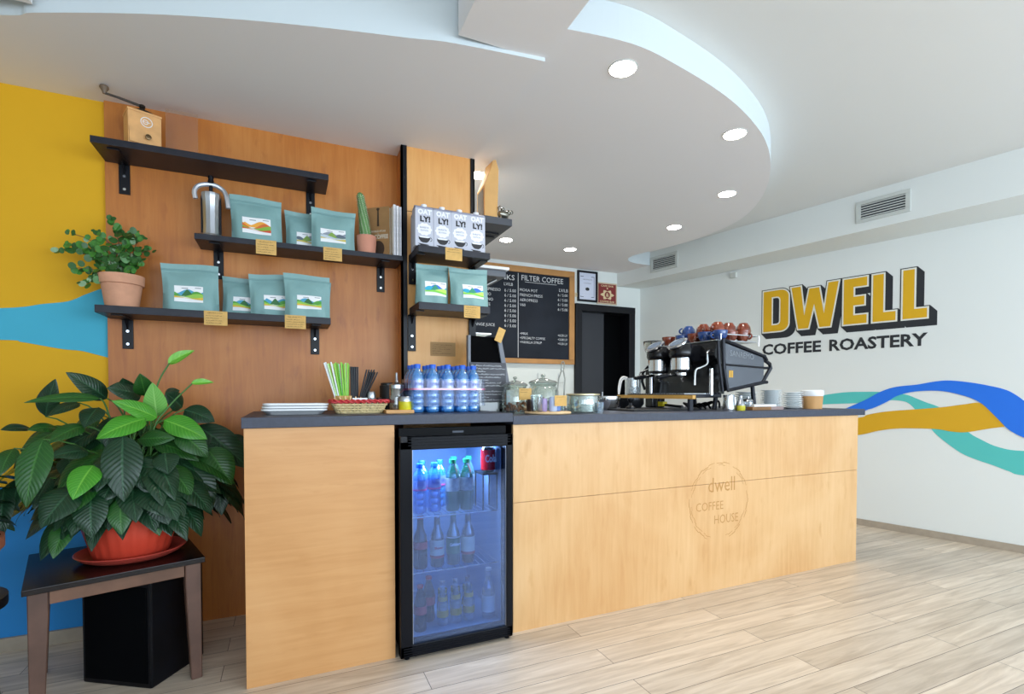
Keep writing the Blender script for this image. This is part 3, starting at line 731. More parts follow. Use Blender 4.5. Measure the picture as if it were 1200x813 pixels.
for k, (x, l) in enumerate(((.719, 'grey drink carton second from the left on the column shelf'), (.811, 'grey drink carton second from the right on the column shelf'), (.902, 'grey drink carton at the right end of the column shelf, before the paper bag'))):
    dup(c1, (x, 2.51, 1.8305), 0, l)
dup(c1, (.640, 2.60, 1.8305), 0, 'grey drink carton standing in the second row, showing behind the leftmost carton')
dup(c1, (.738, 2.60, 1.8305), 0, 'second-row grey drink carton behind the gap left of centre')

# note stuck on the column
t = thing('paper_note', 'small brown printed note stuck on the column above the water bottles', 'note', (.778, 2.6785, 1.305))
MB().box(-.070, .070, -.001, 0, 0, .075).build('card', mat('brown_note_paper', '#a88357', .8), t)
scribble('writing', [(-.06, .05, .058, .006), (-.06, .02, .047, .005), (-.06, .04, .036, .005), (-.06, -.01, .025, .005), (-.06, .045, .012, .005)], M_brownink, ((0, -.0012, 0), (1, 0, 0), (0, 0, 1), (0, -1, 0)), t, .0004, .001, 4)

# ------------------------------------------------------------------ paper bag and ornament on the end shelf
t = thing('paper_bag', 'tall kraft paper bag with folded top standing on the end shelf beside the column', 'paper bag', (1.095, 2.83, 2.1145), radians(-4))
mb = MB()
w, d = .062, .045
w, d = .040, .080
v = [(-w, -d, 0), (w, -d, 0), (w, d, 0), (-w, d, 0), (-w*.95, -d, .20), (w*1.15, -d, .22), (w*1.15, d, .22), (-w*.95, d, .20), (.002, -d*.95, .30), (w*1.25, -d*.9, .30), (w*1.25, d, .31), (.004, d, .31),
     (.014, -d*.9, .345), (w*.85, -d*.9, .352), (w*.85, d, .37), (.016, d, .365)]
I = [mb.vert(p) for p in v]
for q in ((3,2,1,0), (0,1,5,4), (1,2,6,5), (2,3,7,6), (3,0,4,7), (4,5,9,8), (5,6,10,9), (6,7,11,10), (7,4,8,11), (8,9,13,12), (9,10,14,13), (10,11,15,14), (11,8,12,15), (12,13,14,15)): mb.face([I[k] for k in q])
o = mb.build('sack', mat('kraft_paper_bag', '#d8a868', .75, noise=(8, .08), bump=(25, .3)), t)
md = o.modifiers.new('b', 'BEVEL'); md.width = .003; md.segments = 2
mb = MB(); mb.poly([(-w-.0006, -d*.9, .01), (-w-.0006, d*.8, .01), (-w*.96-.0012, d*.8, .185), (-w*.96-.0012, -d*.7, .185)]); mb.build('printed_panel', mat('grey_print', '#5f5a55', .7), t, fix=False)
t = thing('metal_ornament', 'small shiny metal scooter-like ornament beside the paper bag on the end shelf', 'ornament', (1.165, 2.745, 2.1145), radians(10))
M_brass = mat('tarnished_silver', '#8d8a80', .28, .9)
mb = MB()
for x, y in ((-.026, -.012), (.026, -.012), (-.026, .012), (.026, .012)): mb.tube([(x, y, 0), (x*.9, y*.9, .022)], .0055, 8)
mb.build('feet', M_brass, t, smooth=True)
mb = MB(); mb.lathe([(0, -.036), (.016, -.030), (.022, -.012), (.022, .012), (.017, .030), (0, .036)], (0, 0, .036), 14, axis='x'); mb.build('body', M_brass, t, smooth=True)
mb = MB(); mb.sphere((.036, 0, .052), .016); mb.lathe([(.012, 0), (.012, .004), (.008, .004)], (.046, -.018, .052), 14, axis='y'); mb.build('head', M_brass, t, smooth=True)
mb = MB(); mb.tube([(-.03, 0, .045), (-.036, 0, .07), (-.022, 0, .082)], .004, 8); mb.sphere((-.005, 0, .064), .012); mb.build('handle', M_brass, t, smooth=True)
# ------------------------------------------------------------------ the bar
ZL, ZR = 1.012, .999
t = thing('bar_cabinet', 'pale plywood end cabinet of the bar, left of the glass-door fridge', 'cabinet', (.125, 2.45, 0))
mb = MB(); mb.box(-.275, .275, -.357, -.339, 0, .971, bevel=.001); mb.build('front_panel', M_ply_left, t)
mb = MB(); mb.box(-.275, -.257, -.339, .358, 0, .971); mb.build('side_panel', M_ply_left, t)
mb = MB(); mb.box(.257, .275, -.339, .358, 0, .971); mb.build('side_panel', M_blackmetal, t)
t = thing('bar_counter', 'long pale plywood bar front with engraved round coffee house emblem', 'bar counter', (2.17, 2.5, 0))
mb = MB(); mb.box(-1.233, 1.243, -.407, -.389, 0, .5985, bevel=.0008); mb.build('lower_panel', M_ply_counter, t)
mb = MB(); mb.box(-1.233, 1.243, -.407, -.389, .6005, .958, bevel=.0008); mb.build('upper_panel', M_ply_counter, t)
mb = MB(); mb.box(1.225, 1.243, -.389, .45, 0, .958); mb.build('side_panel', M_ply_counter, t)
mb = MB(); mb.box(-1.233, -1.215, -.389, .33, 0, .958); mb.build('side_panel', M_blackmetal, t)
mb = MB(); mb.box(-1.21, 1.22, .43, .45, .1, .958); mb.build('back_panel', mat('plain_grey_board', '#6a6a6a', .7), t)
# engraved emblem: broken double ring and words
M_engrave = mat('scorched_engraving', '#bb8a50', .8)
F = ((2.20-2.17, -.4072, .498), (1, 0, 0), (0, 0, 1), (0, -1, 0)); rnd = random.Random(5)
def arcs(r, spans, th):
    for a0, a1 in spans:
        em = MB()
        n = max(3, int((a1-a0)/6)); 
        for k in range(n):
            A, B = radians(a0+(a1-a0)*k/n), radians(a0+(a1-a0)*(k+1)/n); w = th*(.5+.5*sin(pi*(k+.5)/n))
            j = .0035*sin(k*1.7+r*90)
            em.poly([(F[0][0]+q*cos(a), F[0][1]-.0005, F[0][2]+q*sin(a)) for q, a in ((r+j-w/2, A), (r+j+w/2, A), (r+j+w/2, B), (r+j-w/2, B))])
        em.build('engraved_arc', M_engrave, t, fix=False)
arcs(.217, ((20, 62), (70, 96), (100, 160), (172, 208), (214, 246), (290, 318), (330, 372)), .0045)
arcs(.203, ((24, 50), (78, 92), (108, 128), (134, 170), (184, 232), (236, 252), (284, 300), (306, 340)), .0035)
for q_ in (('dwell', .018, .055, .20, .085, 'c', .0), ('COFFEE', -.07, -.045, .20, .050, 'c', -.005), ('HOUSE', .055, -.125, .18, .052, 'c', -.005)): text_block('engraved_lettering', [q_], M_engrave, F, t, .0005)

w1 = thing('worktop', 'dark slate-grey worktop over the end cabinet and fridge, carrying the water bottles', 'worktop', (0, 0, 0))
mb = MB(); mb.box(-.157, .9295, 2.078, 2.672, ZL-.040, ZL, bevel=.002); mb.box(-.157, .5525, 2.660, 2.811, ZL-.040, ZL, bevel=.002); mb.build('slab', M_top, w1)
w2 = thing('worktop', 'long dark slate-grey worktop over the bar front, carrying the espresso machine', 'worktop', (0, 0, 0))
mb = MB(); mb.box(.9305, 3.462, 2.078, 3.07, ZR-.040, ZR, bevel=.002); mb.build('slab', M_top, w2)

# ------------------------------------------------------------------ fridge
fx0, fx1, fy, fz = .412, .914, 2.046, .928
t = thing('display_fridge', 'black under-counter drinks fridge with a tall glass door', 'fridge', (.663, 2.35, 0))
def L(x, y, z): return (x-.663, y-2.35, z)
M_fr = mat('fridge_black_plastic', '#090b12', .3, spec=.16); M_frin = mat('fridge_liner_blue_cast', '#7f9cc2', .5)  # liner colour carries the blue cast of the cool light
mb = MB(); X0, X1, Y0_, Y1_ = fx0-.663+.008, fx1-.663-.008, 2.105-2.35, 2.62-2.35
for b in ((X0, X0+.02, Y0_, Y1_, .03, .90), (X1-.02, X1, Y0_, Y1_, .03, .90), (X0, X1, Y1_-.02, Y1_, .03, .90), (X0, X1, Y0_, Y1_, .88, .91), (X0, X1, Y0_, Y1_, .03, .06)): mb.box(*b)
mb.build('cabinet', M_fr, t)
mb = MB()
for b in ((X0+.0205, X0+.023, Y0_+.01, Y1_-.021, .0605, .879), (X1-.023, X1-.0205, Y0_+.01, Y1_-.021, .0605, .879), (X0+.023, X1-.023, Y1_-.024, Y1_-.021, .0605, .879), (X0+.023, X1-.023, Y0_+.01, Y1_-.024, .0605, .063)): mb.box(*b)
mb.build('liner', M_frin, t)
mb = MB(); mb.box(X0, X1, Y0_+.0, Y0_+.02, .911, .955, bevel=.003); mb.build('top_gap_shade', mat('near_black_gap_shade', '#07080b', .6, spec=.15), t)  # dark strip stands in for the shade in the gap over the fridge
mb = MB(); mb.box(-.01, .04, Y0_-.002, Y0_-.0005, .930, .938); mb.build('badge', mat('dim_badge', '#4a505c', .5), t)
D = MB(); a0, a1, b0, b1 = fx0-.663, fx1-.663, fy-2.35, fy-2.35+.045
D.box(a0, a0+.052, b0, b1, .012, .922, bevel=.004); D.box(a1-.030, a1, b0, b1, .012, .922, bevel=.004); D.box(a0, a1, b0, b1, .868, .922, bevel=.004); D.box(a0, a1, b0, b1, .012, .062, bevel=.004)
dr = D.build('door', M_fr, t)
g = MB()
for z in (.018, .028, .038, .048): g.box(a0+.012, a1-.012, b0-.003, b0-.0002, z, z+.004, bevel=.001)
g.build('ribbed_trim', M_fr, dr); g = MB()
for z in (.885, .897, .909): g.box(a0+.034, a1-.012, b0-.003, b0-.0002, z, z+.004, bevel=.001)
g.build('ribbed_trim', M_fr, dr)
g = MB(); g.box(a0+.050, a1-.028, b0+.010, b0+.014, .060, .870)
g.build('door_glass', glassy('fridge_glass', '#cbdcf4', .11, rough=.015, gl='#bcd2ff', rise=.22), dr)  # blue tint put in for the cool daylight reflected by the door
g = MB(); g.box(a0+.05, a0+.054, b0+.006, b0+.0095, .06, .87); g.box(a1-.032, a1-.028, b0+.006, b0+.0095, .06, .87); g.build('steel_edge', M_steel, dr)
for x_, y_, h_ in ((a1-.02, b0+.02, .012), (a0+.03, b0+.02, .012), (a0+.04, .2, .03), (a1-.04, .2, .03)): MB().cyl((x_, y_, 0), .011, h_, 12).build('foot', M_fr, t)
g = MB(); g.box(a0+.002, a0+.03, b0-.006, b0+.02, .900, .926, bevel=.002); g.build('hinge', M_blackmetal, dr)
SH = (.325, .565)
for k, z in enumerate(SH):
    g = MB()
    for i in range(16): g.tube([(X0+.03+i*(X1-X0-.06)/15, Y0_+.03, z), (X0+.03+i*(X1-X0-.06)/15, Y1_-.03, z)], .0016, 5)
    g.tube([(X0+.024, Y0_+.03, z), (X1-.024, Y0_+.03, z)], .0035, 8); g.tube([(X0+.024, Y1_-.03, z), (X1-.024, Y1_-.03, z)], .0035, 8)
    g.build('wire_shelf', M_chrome, t)
g = MB(); g.box(X0+.08, X1-.08, Y1_-.05, Y1_-.028, .845, .872, bevel=.003); g.build('light_strip', mat('cool_led', '#dfe9ff', .5, emit='#cfe0ff', estr=2), t)
# light inside the cabinet: the fridge's own lamp
ld = bpy.data.lights.new('fridge_lamp', 'AREA'); ld.shape = 'RECTANGLE'; ld.size = .36; ld.size_y = .04; ld.energy = 11; ld.color = (.78, .9, 1)
lo = bpy.data.objects.new('fridge_lamp', ld); COL.objects.link(lo); lo.location = (.663, 2.20, .872); lo.rotation_euler = (radians(12), 0, 0)

# bottles and cans in the fridge
def bottle(name, label, prof, glassm, loc, cap=None, capm=None, bands=(), group=None, liquid=None, rib=None, text=None):
    t = thing(name, label, 'can' if name == 'drink_can' else 'bottle', loc, group=group)
    MB().lathe(prof, seg=18, rib=rib).build('body', glassm, t, smooth=True)
    if cap: MB().lathe(cap, seg=16).build('cap', capm, t, smooth=True)
    for (r, z0, z1, m) in bands:
        MB().lathe([(r, z0), (r, z1)], seg=20).build('sticker', m, t, smooth=True)
    if text:
        s, z, h, w, m, r = text
        text_block('lettering', [(s, 0, z, w, h, 'c', .03)], m, ((0, -r, 0), (1, 0, 0), (0, 0, 1), (0, -1, 0)), t, .001)
    return t
M_water = glassy('blue_water_bottle', '#a4d4f6', .14, '#3f9be8', .45, .10, gl='#dff0ff')
M_capblue = mat('blue_cap', '#1f5fd0', .35); M_capgreen = mat('green_cap', '#1f7a52', .35); M_capred = mat('red_cap', '#d9202c', .35)
M_lab_pink = glassy('lilac_clear_sleeve', '#c3c6f2', .12, '#9fb0ea', .5, .12); M_pink = mat('magenta_stripe', '#d5458f', .4)
WB = [(0, .004), (.016, .004), (.022, 0), (.029, .004), (.031, .012), (.031, .03), (.0285, .036), (.031, .042), (.031, .058), (.0285, .064), (.031, .07), (.031, .088), (.0285, .094), (.031, .100), (.0315, .150), (.030, .165), (.024, .182), (.0145, .194), (.013, .205), (0, .205)]
CAPB = [(0, .203), (.0155, .203), (.0155, .219), (.0145, .221), (0, .221)]
def water(label, loc, grp, capm=None, big=1.0):
    t = bottle('water_bottle', label, WB, M_water, loc, CAPB, capm or M_capblue, ((.0320, .112, .148, M_lab_pink), (.0323, .104, .1115, M_pink)), grp, text=('DEVIN', .124, .014, .036, mat('label_blue_ink', '#3b4fa8', .5), .0322))
    return t
ZF2 = SH[1]+.004
gf = 'bottles and cans inside the display fridge'
wf_ = water('blue-capped water bottle at the left front of the top fridge shelf', (.530, 2.20, ZF2), gf)
for x, y, l in ((.600, 2.215, 'blue-capped water bottle second from the left on the top fridge shelf'), (.565, 2.30, 'blue-capped water bottle behind the gap between the two left ones in the fridge'), (.650, 2.30, 'blue-capped water bottle right of centre-back on the top fridge shelf')):
    dup(wf_, (x, y, ZF2), 0, l)
M_grn = glassy('green_tinted_bottle', '#9cc9b4', .14, '#2f7a63', .45, .06)
M_slv = mat('silver_grey_sleeve', '#9da7ae', .35, noise=(60, .3))
GW = [(0, 0), (.028, 0), (.031, .01), (.031, .15), (.024, .185), (.013, .205), (.013, .215), (0, .215)]
gcap = [(0, .214), (.0155, .214), (.0155, .232), (0, .234)]
g0 = bottle('soda_bottle', 'green-capped bottle in the middle of the top fridge shelf', GW, M_grn, (.682, 2.20, ZF2), gcap, M_capgreen, ((.0318, .09, .150, M_slv),), gf)
for x, y, l in ((.748, 2.20, 'green-capped bottle right of centre on the top fridge shelf'), (.715, 2.29, 'green-capped bottle in the back row of the top fridge shelf'), (.790, 2.29, 'green-capped bottle at the right of the back row, top fridge shelf')):
    dup(g0, (x, y, ZF2), 0, l)
# cans stacked at the top right
M_red = mat('cola_red', '#c9141f', .3); M_alu = mat('aluminium', '#c3c6ca', .25, 1)
CAN = [(0, .002), (.022, 0), (.026, .004), (.033, .012), (.033, .104), (.027, .114), (.026, .116), (.024, .113), (0, .113)]
c0 = bottle('drink_can', 'red and white cola can standing on top at the right of the fridge', CAN, M_alu, (.842, 2.165, ZF2+.170), None, None, ((.0334, .012, .104, M_red),), gf, text=('Cola', .050, .034, .056, M_white, .0336))
bk_ = thing('can_crate', 'dark wire rack lifting the red cola can in the fridge', 'rack', (.842, 2.19, ZF2)); g = MB()
for x in (-.034, .034):
    for y in (-.05, .05): g.tube([(x, y, 0), (x, y, .166)], .003, 6)
g.box(-.038, .036, -.055, .055, .160, .168); g.build('frame', M_blackmetal, bk_)
# middle shelf: four bottles
ZF1 = SH[0]+.004
M_brownglass = glassy('brown_beer_glass', '#6f4a2b', .12, '#3a2413', .7, .04); M_darkgreen = glassy('green_beer_glass', '#3f7a50', .12, '#1d4a2c', .7, .04); M_clearb = glassy('clear_bottle', '#e3ecf2', .14, '#c9d4dc', .2, .04)
BB = [(0, 0), (.028, 0), (.031, .006), (.031, .12), (.027, .145), (.015, .175), (.0135, .215), (.0145, .222), (0, .222)]
bcap = [(0, .222), (.015, .218), (.014, .228), (0, .229)]
M_cream = mat('cream_beer_sticker', '#d9d2c2', .6, noise=(30, .12)); M_cgreen = mat('green_beer_sticker', '#1f6a3c', .5); M_redband = mat('red_band', '#c8383c', .5)
bottle('cola_bottle', 'cola bottle with red sticker at the left of the middle fridge shelf', BB, mat('dark_cola', '#2a1512', .15), (.530, 2.19, ZF1), bcap, M_capred, ((.0318, .088, .120, M_red),), gf)
bottle('beer_bottle', 'pale-stickered beer bottle with red foot band, left of the green-stickered one in the fridge', BB, M_brownglass, (.606, 2.19, ZF1), bcap, M_alu, ((.0318, .05, .120, M_cream), (.0320, .040, .052, M_redband)), gf, text=('Beer', .082, .012, .04, M_redband, .0320))
bottle('beer_bottle', 'green-stickered beer bottle on the middle fridge shelf', BB, M_darkgreen, (.681, 2.19, ZF1), bcap, M_cgreen, ((.0318, .05, .125, M_cgreen), (.0321, .122, .126, M_white)), gf, text=('Carlsberg', .088, .015, .050, M_white, .0320))
bottle('beer_bottle', 'pale-stickered beer bottle right of the green-stickered one in the fridge', BB, M_brownglass, (.752, 2.19, ZF1), bcap, M_alu, ((.0318, .05, .120, M_cream), (.0320, .040, .052, M_redband)), gf)
# bottom
ZF0 = .0635
CB = [(0, 0), (.026, 0), (.028, .01), (.025, .06), (.029, .10), (.024, .14), (.012, .175), (.0125, .19), (0, .19)]
ccap = [(0, .189), (.0145, .187), (.0145, .198), (0, .200)]
M_cola = mat('dark_cola', '#2a1512', .15)
bottle('cola_bottle', 'red-capped cola bottle at the front left of the fridge bottom', CB, M_cola, (.522, 2.165, ZF0), ccap, M_capred, ((.0295, .075, .112, M_red),), gf)
bottle('cola_bottle', 'red-capped cola bottle second from the left on the fridge bottom', CB, M_cola, (.576, 2.225, ZF0+.01), ccap, M_capred, ((.0295, .075, .112, M_red),), gf)
M_gold2 = mat('yellow_tonic_sticker', '#d9a92e', .5)
TB = [(0, 0), (.024, 0), (.026, .006), (.026, .09), (.020, .115), (.0115, .14), (.011, .165), (0, .165)]
tcap = [(0, .165), (.0125, .161), (.0125, .170), (0, .171)]
q0 = bottle('tonic_bottle', 'small yellow-stickered bottle at the left front of the six in the fridge bottom', TB, M_clearb, (.628, 2.18, ZF0), tcap, M_alu, ((.0267, .038, .068, M_gold2), (.0215, .108, .128, M_gold2)), gf)
for x, y, l in ((.690, 2.18, 'small yellow-stickered bottle in the middle of the front row, fridge bottom'), (.752, 2.18, 'small yellow-stickered bottle at the right of the front row, fridge bottom'), (.650, 2.26, 'small yellow-stickered bottle in the second row, left, fridge bottom'),
                (.712, 2.26, 'small yellow-stickered bottle in the second row, middle, fridge bottom'), (.772, 2.26, 'small yellow-stickered bottle in the second row, right, fridge bottom')):
    dup(q0, (x, y, ZF0), 0, l)
bottle('milk_bottle', 'pale bottle with white sticker alone at the right of the fridge bottom', BB, M_clearb, (.845, 2.17, ZF0), bcap, M_white, ((.0318, .03, .105, M_white),), gf)

# ------------------------------------------------------------------ on the left worktop
# white trays
gt = 'stack of white melamine trays'
for k in range(3):
    t = thing('serving_tray', ('bottom', 'middle', 'topmost')[k]+' white tray of the small stack at the left end of the worktop', 'tray', (.027+.002*k, 2.35+.002*k, ZL+.0005+k*.011), radians(1.5*k-1), gt)
    w, d = .128, .085; mb = MB(); 
    def rr(w, d, r, n=5):
        out = []
        for cx, cy, a0 in ((w-r, d-r, 0), (-w+r, d-r, 90), (-w+r, -d+r, 180), (w-r, -d+r, 270)):
            for i in range(n+1): a = radians(a0+90*i/n); out.append((cx+r*cos(a), cy+r*sin(a)))
        return out
    rings = [(rr(w-.024, d-.024, .02), 0), (rr(w-.004, d-.004, .03), .016), (rr(w, d, .033), .017), (rr(w, d, .033), .0235), (rr(w-.004, d-.004, .03), .0235), (rr(w-.026, d-.026, .02), .004)]
    V = [[mb.vert((x, y, z)) for x, y in r] for r, z in rings]; n = len(V[0])
    mb.face(V[0][::-1]); mb.face(V[-1])
    for A, B in zip(V, V[1:]):
        for i in range(n): mb.face((A[i], A[(i+1) % n], B[(i+1) % n], B[i]))
    mb.build('tray', M_white, t, smooth=True, angle=35)

# woven basket
t = thing('woven_basket', 'cream woven basket with a red rim holding straws and sachets', 'basket', (.291, 2.345, ZL))
M_cane = mat('cream_cane', '#dcc795', .6, noise=(40, .12)); M_redcane = mat('red_cane', '#c23438', .5)
def rrect(w, d, r, n):
    pts = []; 
    for cx, cy, a0 in ((w-r, d-r, 0), (-w+r, d-r, 90), (-w+r, -d+r, 180), (w-r, -d+r, 270)):
        for i in range(6): a = radians(a0+90*i/5); pts.append(Vector((cx+r*cos(a), cy+r*sin(a), 0)))
    # resample
    L_ = [0]; m = len(pts)
    for i in range(m): L_.append(L_[-1]+(pts[(i+1) % m]-pts[i]).length)
    out = []
    for k in range(n):
        s = L_[-1]*k/n
        i = max(j for j in range(m) if L_[j] <= s); f = (s-L_[i])/max(1e-9, L_[i+1]-L_[i]); out.append(pts[i].lerp(pts[(i+1) % m], f))
    return out
nst = 44
for row in range(4):
    z = .008+.0105*row; f = row/4; w, d = .094+.022*f, .060+.016*f
    P = rrect(w, d, .02, nst*4); path = []
    for i, p in enumerate(P):
        o_ = .0028*sin(2*pi*i/8+pi*row); nrm = p.normalized(); path.append(tuple(p+nrm*o_+Vector((0, 0, z))))
    MB().tube(path, .0048, 6, closed=True).build('strand', M_cane if row < 3 else M_cane, t, smooth=True)
for ph in (0, pi):
    P = rrect(.119, .078, .02, nst*4); path = [tuple(p+p.normalized()*.004*sin(2*pi*i/11+ph)+Vector((0, 0, .054+.005*cos(2*pi*i/11+ph)))) for i, p in enumerate(P)]
    MB().tube(path, .0048, 6, closed=True).build('rim', M_redcane, t, smooth=True)
mb = MB()
for p, q in zip(rrect(.094, .060, .02, nst), rrect(.117, .076, .02, nst)): mb.tube([tuple(p+Vector((0, 0, .002))), tuple(q+Vector((0, 0, .052)))], .0024, 5)
mb.build('stakes', M_cane, t)
mb = MB(); mb.prism([tuple(p[:2]) for p in rrect(.09, .057, .02, 24)], .0005, .006); mb.build('bottom', M_cane, t)
# cup of straws
tc = thing('straw_cup', 'squat kraft cup in the basket gathering the straws', 'cup', (.225, 2.35, ZL+.0065))
MB().lathe([(0, 0), (.030, 0), (.037, .072), (.035, .072), (.029, .004), (0, .004)], seg=24).build('cup', M_kraft, tc, smooth=True)
rnd = random.Random(11)
SC = [mat('straw_white', '#e4e9ee', .4), mat('straw_lime', '#8fd048', .4), mat('straw_pale_green', '#c6e6a4', .4), mat('straw_green', '#5fb536', .4)]
seq = [0, 0, 2, 1, 0, 2, 1, 1, 3, 0, 1, 3, 1, 2, 1, 3]
def stick(label, base, top, r, m, grp, name='straw'):
    b = Vector(base); e = Vector(top); t = thing(name, label, 'straw', base, group=grp)
    mb = MB(); dv = e-b; mb.tube([(0, 0, 0), tuple(dv)], r, 8); o = mb.build('tube', m, t, smooth=True)
    return t
for k, c in enumerate(seq):
    f = k/(len(seq)-1); row = k % 2
    xb = .208+.036*f; xt = .145+.105*f; 
    nm = ('white', 'lime green', 'pale green', 'deep green')[c]
    stick(nm+' paper straw fanning out of the basket at the left', (xb, 2.345+.012*row, ZL+.012), (xt, 2.335+.022*row, ZL+.222+.004*sin(k*2)), .0034, SC[c], 'fan of %s straws' % nm)
M_blk = mat('black_straw_plastic', '#15161c', .35)
for k in range(9):
    stick('black straw of the upright bunch beside the green straws', (.262+.006*(k % 5), 2.350+.009*(k//5), ZL+.007), (.258+.0075*(k % 5), 2.35+.009*(k//5), ZL+.208), .0034, M_blk, 'upright black straws')
for k in range(8):
    stick('black straw leaning right over the basket rim', (.280+.004*(k % 4), 2.338+.008*(k//4), ZL+.010), (.325+.011*(k % 4)+.016*(k//4), 2.338+.008*(k//4), ZL+.196-.011*(k//4)), .0034, M_blk, 'leaning black straws')
rnd = random.Random(2)
for k in range(6):
    t2 = thing('wooden_stirrer', 'pale wooden stirrer end poking over the basket rim', 'stirrer', (.200+.016*k, 2.290, ZL+.050), 0, 'wooden stirrers in the basket'); t2.rotation_euler = (radians(-35), radians(-40+16*k), 0)
    MB().box(-.003, .003, -.0008, .0008, -.018, .032, bevel=.0004).build('stick', mat('birch_wood', '#dcb888', .7), t2)
t2 = thing('sugar_sachets', 'white paper sachets lying in the basket', 'sachets', (.295, 2.30, ZL+.056)); MB().box(-.038, .026, -.012, .03, 0, .013, bevel=.002).build('packet', M_white, t2)
t2 = thing('glass_shaker', 'small glass shaker with steel top standing in the basket', 'shaker', (.345, 2.345, ZL+.0065))
MB().lathe([(0, 0), (.020, 0), (.022, .006), (.022, .060), (.019, .066)], seg=18).build('glass', M_clearb, t2, smooth=True)
MB().lathe([(.0205, .062), (.0205, .078), (.016, .090), (.006, .094), (0, .094)], seg=18).build('top', M_steel, t2, smooth=True)
t2 = thing('pepper_shaker', 'little dark spice jar behind the glass shaker in the basket', 'shaker', (.385, 2.375, ZL+.0065))
MB().lathe([(0, 0), (.014, 0), (.014, .058), (.010, .064), (0, .065)], seg=16).build('jar', mat('dark_spice', '#4a2a22', .4), t2, smooth=True)

# black tin, board, oil dispenser, yellow jar
t = thing('black_canister', 'tall matt black canister behind the clear syrup dispenser', 'canister', (.445, 2.46, ZL+.0002))
MB().lathe([(0, 0), (.042, 0), (.044, .004), (.044, .122), (.042, .126), (0, .126)], seg=28).build('body', mat('matt_black_tin', '#131418', .5), t, smooth=True)
MB().lathe([(.0, .1265), (.038, .1265), (.038, .137), (.034, .140), (0, .140)], seg=28).build('lid', mat('matt_black_lid', '#1b1c20', .35), t, smooth=True)
t = thing('wooden_board', 'small pale wooden board under the syrup dispenser', 'board', (.455, 2.30, ZL+.0002)); MB().box(-.062, .062, -.06, .06, 0, .015, bevel=.002).build('board', M_oldwood, t)
zb2 = ZL+.0157
t = thing('syrup_dispenser', 'clear syrup dispenser with steel spout on the small wooden board', 'dispenser', (.455, 2.325, zb2))
MB().lathe([(0, 0), (.031, 0), (.032, .004), (.032, .098), (.029, .102), (0, .102)], seg=22).build('glass', glassy('smoky_glass', '#cfd0cb', .16, '#7d7a70', .35), t, smooth=True)
MB().lathe([(.033, .096), (.033, .112), (.020, .118), (.010, .124), (.0065, .130), (.0055, .162), (.004, .168), (0, .168)], seg=20).build('spout', M_steel, t, smooth=True)
t = thing('yellow_jar', 'short jar of bright yellow powder with steel lid, front of the wooden board', 'jar', (.483, 2.272, zb2))
MB().lathe([(0, 0), (.028, 0), (.029, .003), (.029, .037), (0, .037)], seg=22).build('jar', mat('yellow_turmeric', '#d8cc1e', .35, noise=(30, .15)), t, smooth=True)
MB().lathe([(.0295, .0375), (.0295, .056), (.027, .059), (0, .059)], seg=22).build('lid', M_steel, t, smooth=True)

# pack of water bottles
gp = 'shrink-wrapped pack of small water bottles'
w0 = None
names = {0: 'front', 1: 'second', 2: 'back'}
order = ('leftmost', 'second from the left', 'middle', 'second from the right', 'rightmost')
for r in range(3):
    for c in range(5):
        if c == 4 and r == 2: continue
        if c == 4 and r == 0: y = 2.275+.034
        else: y = 2.268+.066*r
        x = .537+.0715*c-(.006 if c == 4 else 0)
        l = '%s blue-capped bottle in the %s row of the shrink-wrapped pack' % (order[c], names[r])
        if c == 4: y = 2.300+.066*r
        if w0 is None: w0 = water(l, (x, y, ZL+.0005), gp)
        else: dup(w0, (x, y, ZL+.0005), 0, l)
t = thing('shrink_wrap', 'clear film with a pink stripe wrapped round the pack of water bottles', 'plastic wrap', (.68, 2.335, ZL+.0008))
mb = MB(); P = rrect(.184, .104, .032, 60)
A = [mb.vert((p.x, p.y, .03)) for p in P]; B = [mb.vert((p.x, p.y, .155)) for p in P]
for i in range(60): mb.face((A[i], A[(i+1) % 60], B[(i+1) % 60], B[i]))
mb.build('film', glassy('shrink_film', '#f2f7ff', .015, None, 0, .12, rise=.35), t, smooth=True)
mb = MB(); P = rrect(.1845, .1045, .032, 60)
A = [mb.vert((p.x, p.y, .104)) for p in P]; B = [mb.vert((p.x, p.y, .112)) for p in P]
for i in range(60): mb.face((A[i], A[(i+1) % 60], B[(i+1) % 60], B[i]))
mb.build('stripe', glassy('pink_film', '#e79ac0', .1, '#dd6aa6', .5, .1), t, smooth=True)
# ------------------------------------------------------------------ between the bottles and the machine
# black counter sign with a handwritten sheet
t = thing('counter_sign', 'black easel sign with a sheet of white handwriting, right of the water bottles', 'sign', (.965, 2.452, ZR+.0003))
M_slate = mat('dark_slate_sheet', '#45464d', .6, noise=(12, .2)); M_frame = mat('grey_easel_frame', '#6b6f78', .5)
mb = MB(); mb.prism([(-.115, .0), (.115, .0), (.052, .395), (-.115, .40)], .012, .022, axis='y'); mb.build('back_board', mat('deep_black_board', '#040405', .8, spec=.05), t)
mb = MB(); mb.prism([(.112, .0), (.142, .0), (.062, .405), (.040, .405)], .0, .030, axis='y'); mb.build('leg', M_frame, t)
mb = MB(); mb.prism([(-.120, .0), (-.106, .0), (-.106, .40), (-.120, .40)], .0, .028, axis='y'); mb.build('leg', M_frame, t)
mb = MB(); mb.box(-.112, .088, -.006, -.002, .02, .262, bevel=.0008); sh = mb.build('sheet', M_slate, t)
L_ = [(-.105, .06-.09*(k % 3 == 2)+.02*(k % 2), .242-.0148*k, .0085) for k in range(15)]
scribble('writing', L_, M_chalk, ((0, -.0062, 0), (1, 0, 0), (0, 0, 1), (0, -1, 0)), sh, .0005, .0016, 21)
mb = MB(); mb.box(-.075, .035, -.05, -.022, .0, .058, bevel=.003); mb.build('base', glassy('clear_base', '#b9bfbc', .03, '#5f6562', .6, rise=.15), t)
